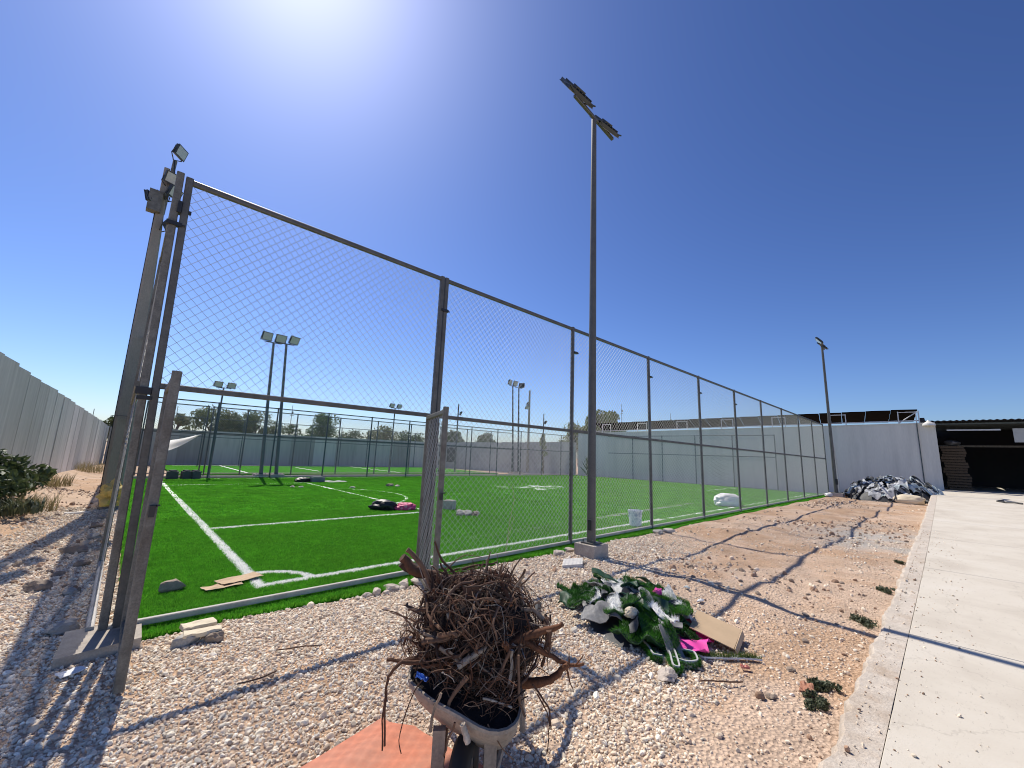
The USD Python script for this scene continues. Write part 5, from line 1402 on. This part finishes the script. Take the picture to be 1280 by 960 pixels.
for k in range(1300):
    a = unit(r6.normal(size=3))
    if a[1] > 0.55:
        a[1] = -a[1]
    a[2] = a[2] if a[2] > -0.75 else -a[2]
    lf_ = lump(a)
    start = PC + lf_ * (rv * a[0] * 0.30 * r6.uniform(0.7, 1.04) + av * a[1] * 0.27 * r6.uniform(0.7, 1.0) + zv * a[2] * 0.235 * r6.uniform(0.7, 1.06))
    tang = unit(np.cross(a, r6.normal(size=3)))
    tw = rv * tang[0] + av * tang[1] + zv * tang[2]
    out = rv * a[0] + av * a[1] + zv * a[2]
    L_ = r6.uniform(0.07, 0.26)
    bend = r6.normal(size=3) * 0.05
    pts = [start - tw * L_ / 2, start + out * r6.uniform(0.0, 0.035) + bend * 0.6, start + tw * L_ / 2 + out * r6.uniform(-0.02, 0.05) + bend * 0.2]
    if r6.random() < 0.10:
        pts[-1] = pts[-1] + np.array([0, 0, -0.06]) + out * 0.05
    q = curve(pts, 8, 0.006)
    r0 = 0.0019 * math.exp(r6.normal(0, 0.6))
    tangle[int(r6.choice(6, p=(0.28, 0.22, 0.24, 0.09, 0.13, 0.04)))].tube(q, np.linspace(r0, r0 * 0.45, len(q)), n=4, cap=False)
for k, tmesh in enumerate(tangle):
    obj(bp, "root_tangle", tmesh, ROOT[k], kind="stuff")
obj("/World", "blue_scrap", flat_sheet((1.075, 1.63), 0.03, 0.05, 0.6, 0.545, 0.04, 81, tilty=0.4), BLUE, label="tiny blue plastic scrap at left rim of the wheelbarrow tray", cat="plastic scrap")


# ------------------------------------------------------------------ pile of turf offcuts
def mound(x, y, c, rx, ry, h, rz=0.0):
    a, b = math.cos(rz), math.sin(rz)
    u, v = ((x - c[0]) * a + (y - c[1]) * b) / rx, (-(x - c[0]) * b + (y - c[1]) * a) / ry
    return h * np.clip(1 - u * u - v * v, 0, 1) ** 0.7


def draped(c, w, l, rz, hf, lift, fold, seed, nx=18, ny=11, thick=0.01, freq=3.0, curl=None, pitch=None):
    rr_ = np.random.default_rng(seed * 13 + 1)
    curl = rr_.uniform(-0.5, 0.9) if curl is None else curl
    pitch = rr_.normal(size=2) * 0.22 if pitch is None else pitch
    u, v = np.meshgrid(np.linspace(-w / 2, w / 2, nx), np.linspace(-l / 2, l / 2, ny), indexing="ij")
    k = np.stack([u * freq / 0.4 + seed * 3.1, v * freq / 0.4, 0 * u], -1)
    q, q2 = fbm(k, 2, seed), fbm(k + 9.7, 2, seed + 5)
    edge_ = 1 + 0.22 * (fbm(np.stack([u * 5 + seed, v * 5, u * 0], -1), 2, seed + 9) - 0.5)
    u, v = u * edge_, v * edge_
    a, b = math.cos(rz), math.sin(rz)
    x, y = c[0] + u * a - v * b + (q2 - 0.5) * fold * 1.2, c[1] + u * b + v * a + (q - 0.5) * fold * 1.2
    z = hf(x, y) + lift + fold * 2.0 * np.maximum(q - 0.33, -0.02) + curl * (v / l) ** 2 * l * 0.8 + np.maximum(u * pitch[0] + v * pitch[1], -lift * 0.7 - 0.01)
    return np.stack([x, y, z], -1)


def fibres(m, P, n, h, r, w=0.0035):
    """Short blades standing on a sheet's upper side."""
    a, b = P.shape[:2]
    i, j = r.integers(0, a - 1, n), r.integers(0, b - 1, n)
    s, t_ = r.random((n, 1)), r.random((n, 1))
    p = (P[i, j] * (1 - s) + P[i + 1, j] * s) * (1 - t_) + (P[i, j + 1] * (1 - s) + P[i + 1, j + 1] * s) * t_
    N_ = unit_rows(np.cross(P[i + 1, j] - P[i, j], P[i, j + 1] - P[i, j]))
    tip = p + N_ * h * r.uniform(0.6, 1.2, (n, 1)) + r.normal(size=(n, 3)) * h * 0.32
    sd_ = unit_rows(np.cross(N_, r.normal(size=(n, 3)))) * w / 2
    V = np.stack([p - sd_, p + sd_, tip], 1).reshape(-1, 3)
    m.add(V, np.arange(3 * n).reshape(-1, 3))


SCRAP_BLADE = [pm(f"scrap_blade_{i}", c, rough=0.5, vary=0.2, scale=9, trans=0.2, spec=0.2) for i, c in enumerate([(0.045, 0.17, 0.018), (0.028, 0.11, 0.014), (0.07, 0.22, 0.024)])]
GREEN_BACK = pm("turf_offcut_green", (0.012, 0.055, 0.010), rough=0.7, vary=0.3, scale=30, fine=0.3, fscale=120)
DKGREEN = pm("turf_offcut_dark_green", (0.010, 0.055, 0.018), rough=0.6, vary=0.3, scale=18)
r7 = np.random.default_rng(91)
PCN, PRX, PRY, PHH, PRZ = (3.82, 2.22), 0.80, 0.55, 0.13, 0.75


def pile_h(x, y):
    return zg(x, y) + mound(x, y, PCN, PRX, PRY, PHH, PRZ)


obj("/World", "offcut_heap", draped_core := MB().grid(np.stack([*(lambda U, V: (PCN[0] + U * math.cos(PRZ) - V * math.sin(PRZ), PCN[1] + U * math.sin(PRZ) + V * math.cos(PRZ), 0 * U))(*np.meshgrid(np.linspace(-0.66, 0.66, 22), np.linspace(-0.44, 0.44, 16), indexing="ij"))], -1)
                                                  + np.stack([np.zeros((22, 16)), np.zeros((22, 16)), pile_h(*(lambda U, V: (PCN[0] + U * math.cos(PRZ) - V * math.sin(PRZ), PCN[1] + U * math.sin(PRZ) + V * math.cos(PRZ)))(*np.meshgrid(np.linspace(-0.66, 0.66, 22), np.linspace(-0.44, 0.44, 16), indexing="ij"))) - 0.03], -1)),
    BACKING_D, smooth=40, label="dark bottom layer under the pile of green turf offcuts", cat="turf scrap", kind=None)
kinds = [("green turf offcut, pile side up", GREEN_BACK, "g", 14), ("grey backed turf offcut turned over", BACKING, "n", 7), ("white turf line offcut, fluffy", BACKING_W, "w", 5), ("dark green netting offcut", DKGREEN, "n", 5), ("black backed turf offcut", BACKING_D, "n", 4)]
# explicit larger pieces first, as the photograph shows them
big = [((3.98, 2.42), 0.46, 0.24, 0.9, "w", BACKING_W, 0.06, "largest fluffy white offcut on top of the turf pile"),
       ((3.48, 2.36), 0.50, 0.36, 0.65, "n", BACKING, 0.05, "grey backing sheet streaked white at left of the turf pile"),
       ((3.50, 2.22), 0.40, 0.12, 0.65, "w", BACKING_W, 0.085, "white strip across the grey backing at left of the turf pile"),
       ((3.62, 2.50), 0.46, 0.10, 0.6, "w", BACKING_W, 0.09, "upper white strip across the grey backing of the turf pile"),
       ((4.15, 2.78), 0.38, 0.16, 1.6, "n", BACKING, 0.06, "dark grey folded offcut at the back top of the turf pile"),
       ((4.02, 1.98), 0.62, 0.40, 0.4, "g", GREEN_BACK, 0.06, "large green offcut on the right flank of the turf pile"),
       ((3.52, 1.86), 0.60, 0.26, 0.75, "g", GREEN_BACK, 0.04, "large green offcut at the near side of the turf pile"),
       ((3.72, 1.95), 0.24, 0.20, 0.3, "n", DKGREEN, 0.11, "dark green folded mat in the middle of the turf pile"),
       ((4.25, 2.98), 0.30, 0.24, 0.2, "g", GREEN_BACK, 0.02, "small green offcut at the far edge of the turf pile"),
       ((3.85, 2.95), 0.36, 0.26, 1.2, "g", GREEN_BACK, 0.02, "green offcut at the far left edge of the turf pile"),
       ((3.62, 2.83), 0.26, 0.20, 0.2, "n", DKGREEN, 0.04, "dark green plastic crumple at the left back of turf pile"),
       ((3.28, 1.88), 0.34, 0.22, 1.9, "g", GREEN_BACK, 0.02, "green offcut at the front left corner of the turf pile"),
       ((4.02, 2.25), 0.34, 0.20, 2.2, "g", GREEN_BACK, 0.10, "green offcut beside the fluffy white one on the pile")]
for i, (c, w, l, rz, kd, mat, lift, lab) in enumerate(big):
    P = draped(c, w, l, rz, pile_h, lift * 0.8, 0.10, 700 + i, thick=0.012, pitch=(0.0, 0.0))
    m = MB().sheet(P, 0.009)
    t = thing("turf_scrap", lab, "turf scrap")
    obj(t, "backing", m, mat, smooth=45)
    if kd in "gw":
        fm = MB()
        fibres(fm, P + np.array([0, 0, 0.004]), int(w * l * 24000), 0.034 if kd == "g" else 0.026, r7, 0.005)
        obj(t, "fibres", fm, SCRAP_BLADE[i % 3] if kd == "g" else TURF_WHITE, kind="stuff")
lab2 = {"g": "small green offcut among the pieces of the turf pile", "n": "small dark backing offcut among the pieces of the turf pile", "w": "small white offcut among the pieces of the turf pile"}
for i in range(46):
    kd = "gnngnwng"[i % 8]
    a, q = r7.uniform(0, 6.28), math.sqrt(r7.random()) * 0.95
    u_, v_ = math.cos(a) * q * PRX, math.sin(a) * q * PRY
    c = (PCN[0] + u_ * math.cos(PRZ) - v_ * math.sin(PRZ), PCN[1] + u_ * math.sin(PRZ) + v_ * math.cos(PRZ))
    w, l = r7.uniform(0.16, 0.42), r7.uniform(0.05, 0.13)
    P = draped(c, w, l, r7.uniform(0, 3.1), pile_h, r7.uniform(0.02, 0.10), 0.10, 740 + i)
    m = MB().sheet(P, 0.008)
    mat = {"g": GREEN_BACK, "n": (BACKING, BACKING_D, DKGREEN)[i % 3], "w": BACKING_W}[kd]
    t = thing("turf_scrap", lab2[kd], "turf scrap", group={"g": "small green pieces in the turf pile", "n": "small dark pieces in the turf pile", "w": "small white pieces in the turf pile"}[kd])
    obj(t, "backing", m, mat, smooth=45)
    if kd in "gw":
        fm = MB()
        fibres(fm, P + np.array([0, 0, 0.004]), int(w * l * 24000), 0.030, r7, 0.005)
        obj(t, "fibres", fm, SCRAP_BLADE[i % 3] if kd == "g" else TURF_WHITE, kind="stuff")


PALE_BACK = pm("pale_turf_backing", (0.42, 0.42, 0.41), rough=0.7, vary=0.2, scale=20)


def standing_ribbon(label, path_, hgt, seed, lean=0.0):
    q = curve(np.asarray(path_, float), 26, 0.0)
    P = np.stack([q + np.array([0, 0, 0.0]), q + np.array([lean * 0.5, lean * 0.5, hgt * 0.5]), q + np.array([lean, lean, hgt])], 1)
    t = thing("turf_scrap", label, "turf scrap")
    obj(t, "backing", MB().sheet(P, 0.011), PALE_BACK, smooth=45)
    fm = MB()
    off = np.cross(np.gradient(P, axis=0), np.gradient(P, axis=1))
    off /= np.maximum(np.linalg.norm(off, axis=2, keepdims=True), 1e-9)
    P[:, 2, 2] -= 0.006
    fibres(fm, P[::-1] - off[::-1] * 0.007, 1800, 0.022, r7)
    fibres(fm, P + off * 0.007, 1800, 0.022, r7)
    obj(t, "fibres", fm, SCRAP_BLADE[0], kind="stuff")


def gz(x, y, dz=0.0):
    return (x, y, float(zg(x, y)) + dz)


standing_ribbon("grey edged turf ribbon closed into an oval loop at near right of pile", [gz(3.34, 1.60, .0), gz(3.43, 1.57, .0), gz(3.47, 1.49, .0), gz(3.35, 1.41, .0), gz(3.26, 1.46, .0), gz(3.25, 1.56, .0)], 0.06, 1)
standing_ribbon("grey edged turf ribbon bent to a point at near end of pile", [gz(3.44, 1.80, .03), gz(3.30, 1.61, .01), gz(3.12, 1.50, 0.0), gz(3.14, 1.455, 0.0), gz(3.30, 1.56, .01), gz(3.40, 1.64, .02)], 0.06, 2)
standing_ribbon("grey edged turf ribbon arched along the near left of pile", [gz(3.36, 1.98, .04), gz(3.31, 1.86, .02), gz(3.24, 1.75, .01), gz(3.17, 1.68, .0), gz(3.20, 1.62, 0.0)], 0.06, 3)
# the flat strip with grass fringe pointing to the path
P = np.stack([np.stack([np.linspace(3.52, 3.86, 16), np.linspace(1.44, 1.13, 16) + o * 1.0, np.array([float(zg(x, y)) for x, y in zip(np.linspace(3.52, 3.86, 16), np.linspace(1.44, 1.13, 16))]) + 0.02], -1) for o in (0.0, 0.02, 0.05)], 1)
t = thing("turf_scrap", "long narrow green turf strip pointing from the pile to the path", "turf scrap")
obj(t, "backing", MB().sheet(P, 0.012), BACKING_W, smooth=45)
fm = MB()
fibres(fm, P + np.array([0, 0, 0.006]), 900, 0.035, r7)
obj(t, "fibres", fm, pm("dusty_turf_blade", (0.10, 0.16, 0.03), rough=0.6, trans=0.2), kind="stuff")

# cardboard, pink cloth and litter beside the pile
C = np.array([(4.19, 1.76, 0.135), (4.20, 1.385, 0.075), (3.80, 1.315, 0.05), (3.77, 1.655, 0.115)])
u, v = np.meshgrid(np.linspace(0, 1, 7), np.linspace(0, 1, 7), indexing="ij")
P = C[0] * ((1 - u) * (1 - v))[..., None] + C[1] * (u * (1 - v))[..., None] + C[2] * (u * v)[..., None] + C[3] * ((1 - u) * v)[..., None]
P[..., 2] += 0.010 * np.abs(v - 0.5) + 0.006 * (fbm(P * 8, 2, 5) - 0.5) + (float(zg(3.95, 1.5)) + 0.0)
t = thing("cardboard", "flattened brown cardboard panel leaning at right of the turf pile", "cardboard")
obj(t, "panel", MB().sheet(P, 0.007), CARD, smooth=20)
obj(t, "flap", MB().sheet(np.array([[P[6, 0] + [0.004, -0.006, 0.0], P[6, 6] + [0.004, -0.006, 0.0]], [P[6, 0] + [0.012, -0.022, -0.05], P[6, 6] + [0.012, -0.022, -0.035]]]), 0.006), CARD)
obj("/World", "pink_cloth", MB().sheet(draped((3.69, 1.59), 0.46, 0.25, 0.25, lambda x, y: zg(x, y), 0.045, 0.07, 801, nx=22, ny=16, curl=0.0, pitch=(0, 0)), 0.004), PINK, smooth=50, label="bright pink cloth between turf pile and cardboard panel", cat="cloth")
obj("/World", "crimson_cloth", MB().sheet(draped((3.86, 1.74), 0.20, 0.12, 0.3, lambda x, y: zg(x, y), 0.06, 0.08, 802), 0.004), MAGENTA, smooth=50, label="small crimson rag behind the pink cloth at turf pile", cat="cloth")
can = MB().tube([(4.62, 2.84, float(zg(4.62, 2.84)) + 0.05), (4.72, 2.70, float(zg(4.7, 2.7)) + 0.05)], 0.045, n=16)
can.tube([(4.725, 2.693, float(zg(4.7, 2.7)) + 0.05), (4.735, 2.679, float(zg(4.7, 2.7)) + 0.05)], [0.045, 0.03], n=16)
obj("/World", "red_tin", can, RED_PL, smooth=35, label="red tin lying at the back of the turf pile", cat="tin")
crumple("pinkish cream lump of wrapping on the near turf pile", "wrapping", "wrapping", (3.38, 1.98, float(pile_h(3.38, 1.98)) + 0.10), (0.07, 0.05, 0.05), CREAM, 803)
crumple("small pink scrap on top of the turf pile", "cloth scrap", "cloth_scrap", (3.98, 2.05, float(pile_h(3.98, 2.05)) + 0.13), (0.05, 0.04, 0.04), PINK, 804, amp=0.8)
bt = thing("bottle", "crushed clear plastic bottle lying on stones behind the turf pile", "bottle", gz(4.72, 2.32, 0.04), 0.6)
obj(bt, "body", MB().tube([(-0.10, 0, 0), (-0.06, 0.005, 0.004), (0, -0.006, 0), (0.06, 0, 0.004), (0.10, 0, 0)], [0.035, 0.038, 0.026, 0.036, 0.012], n=12), pm("dull_clear_plastic", (0.42, 0.45, 0.46), rough=0.2, vary=0.2, scale=20), smooth=40)
obj(bt, "cap", MB().tube([(0.102, 0, 0), (0.12, 0, 0)], 0.014, n=10), BLUE)
for i, (x, y, w, lab, mt) in enumerate(((4.85, 2.0, .09, "white foam scrap on stones right of the turf pile", BACKING_W), (5.1, 2.25, .07, "bluish wrapper scrap on stones right of the turf pile", BACKING_B), (3.62, 1.18, .06, "small pink tile chip on earth below the green turf strip", pm("pink_chip", (0.55, 0.2, 0.15))),
                                       (3.62, 0.80, .16, "thin reddish wood splinter by the near weed tufts", pm("red_wood", (0.36, 0.16, 0.09))))):
    obj("/World", "litter", flat_sheet((x, y), w, w * .45, i * 1.1, float(zg(x, y)) + 0.02, 0.04, 810 + i, thick=0.012), mt, label=lab, cat="litter")

# ------------------------------------------------------------------ big heap of white and black offcuts by the grey wall
HC, HRX, HRY, HH, HRZ = (28.5, 1.85), 1.85, 1.30, 0.95, 1.55


def heap_h(x, y):
    return zg(x, y) + mound(x, y, HC, HRX, HRY, HH, HRZ)


U, V_ = np.meshgrid(np.linspace(-HRX, HRX, 30), np.linspace(-HRY, HRY, 22), indexing="ij")
X_, Y_ = HC[0] + U * math.cos(HRZ) - V_ * math.sin(HRZ), HC[1] + U * math.sin(HRZ) + V_ * math.cos(HRZ)
obj("/World", "scrap_heap", MB().grid(np.stack([X_, Y_, heap_h(X_, Y_) - 0.03 + 0.22 * (fbm(np.stack([X_ * 2.4, Y_ * 2.4, 0 * X_], -1), 3, 8) - 0.5) * smoothstep(heap_h(X_, Y_), 0.05, 0.3)], -1)), BACKING_D, smooth=40, label="dark body of the large offcut heap against the grey wall", cat="heap")
HEAP_W = pm("dusty_white_scrap", (0.52, 0.53, 0.53), rough=0.8, vary=0.25, scale=9, fine=0.2, fscale=50, tint=(0.16, 0.17, 0.18), tscale=4, tlo=0.5, thi=0.62)
hl = {"w": ("white crumpled offcut in the large heap against the grey wall", "white pieces in the large heap"), "b": ("black crumpled offcut in the large heap against the grey wall", "black pieces in the large heap"),
      "g": ("bluish grey crumpled offcut in the large heap against the grey wall", "bluish pieces in the large heap")}
for i in range(120):
    kd = "wbbgbwbbwg"[i % 10]
    a, q = r7.uniform(0, 6.28), math.sqrt(r7.random()) * 0.96
    u_, v_ = math.cos(a) * q * HRX, math.sin(a) * q * HRY
    c = (HC[0] + u_ * math.cos(HRZ) - v_ * math.sin(HRZ), HC[1] + u_ * math.sin(HRZ) + v_ * math.cos(HRZ))
    P = draped(c, r7.uniform(0.35, 0.9), r7.uniform(0.14, 0.34), r7.uniform(0.8, 2.4), heap_h, r7.uniform(0.0, 0.10), 0.26, 900 + i, nx=18, ny=10, freq=1.7, curl=r7.uniform(-0.6, 0.25))
    obj("/World", "offcut", MB().sheet(P, 0.02), {"w": HEAP_W, "b": BACKING_D, "g": BACKING_B}[kd], smooth=40, label=hl[kd][0], cat="turf scrap", group=hl[kd][1])
crumple("cream filled sack at the foot of the large offcut heap", "sack", "sack", (26.5, 1.25, float(zg(26.5, 1.25))), (0.30, 0.55, 0.28), CREAM, 850, amp=0.35)
for nm, pts, lab in (("cable", [gz(26.2, 1.95, .03), gz(25.9, 1.8, .04), gz(26.3, 1.7, .25), gz(26.9, 1.75, .6)], "black cable hanging down the large offcut heap"), ("stick", [gz(27.0, 3.4, 0.0), gz(27.0, 3.38, .35), gz(27.2, 3.3, .6)], "dark stick standing at the left foot of large heap")):
    obj("/World", nm, MB().tube(curve(pts, 12, 0.01), 0.03, n=6), BLACK, smooth=40, label=lab, cat=nm)
# twigs lying on gravel in the foreground
for i, (pts, lab) in enumerate((([gz(1.05, 3.55, .03), gz(1.2, 3.48, .035), gz(1.32, 3.42, .03)], "short dry twig on gravel between corner post and wheelbarrow"), ([gz(0.75, 3.22, .03), gz(0.88, 3.2, .035), gz(0.98, 3.24, .03)], "thin pale twig on the gravel near the rail shadow"),
                                ([gz(3.15, 1.32, .02), gz(3.25, 1.2, .03), gz(3.38, 1.12, .02)], "dark twig on earth below the turf pile"))):
    obj("/World", "twig", MB().tube(curve(pts, 8, 0.004), [0.006] * 9 if False else 0.005, n=5), ROOT[1], label=lab, cat="twig")
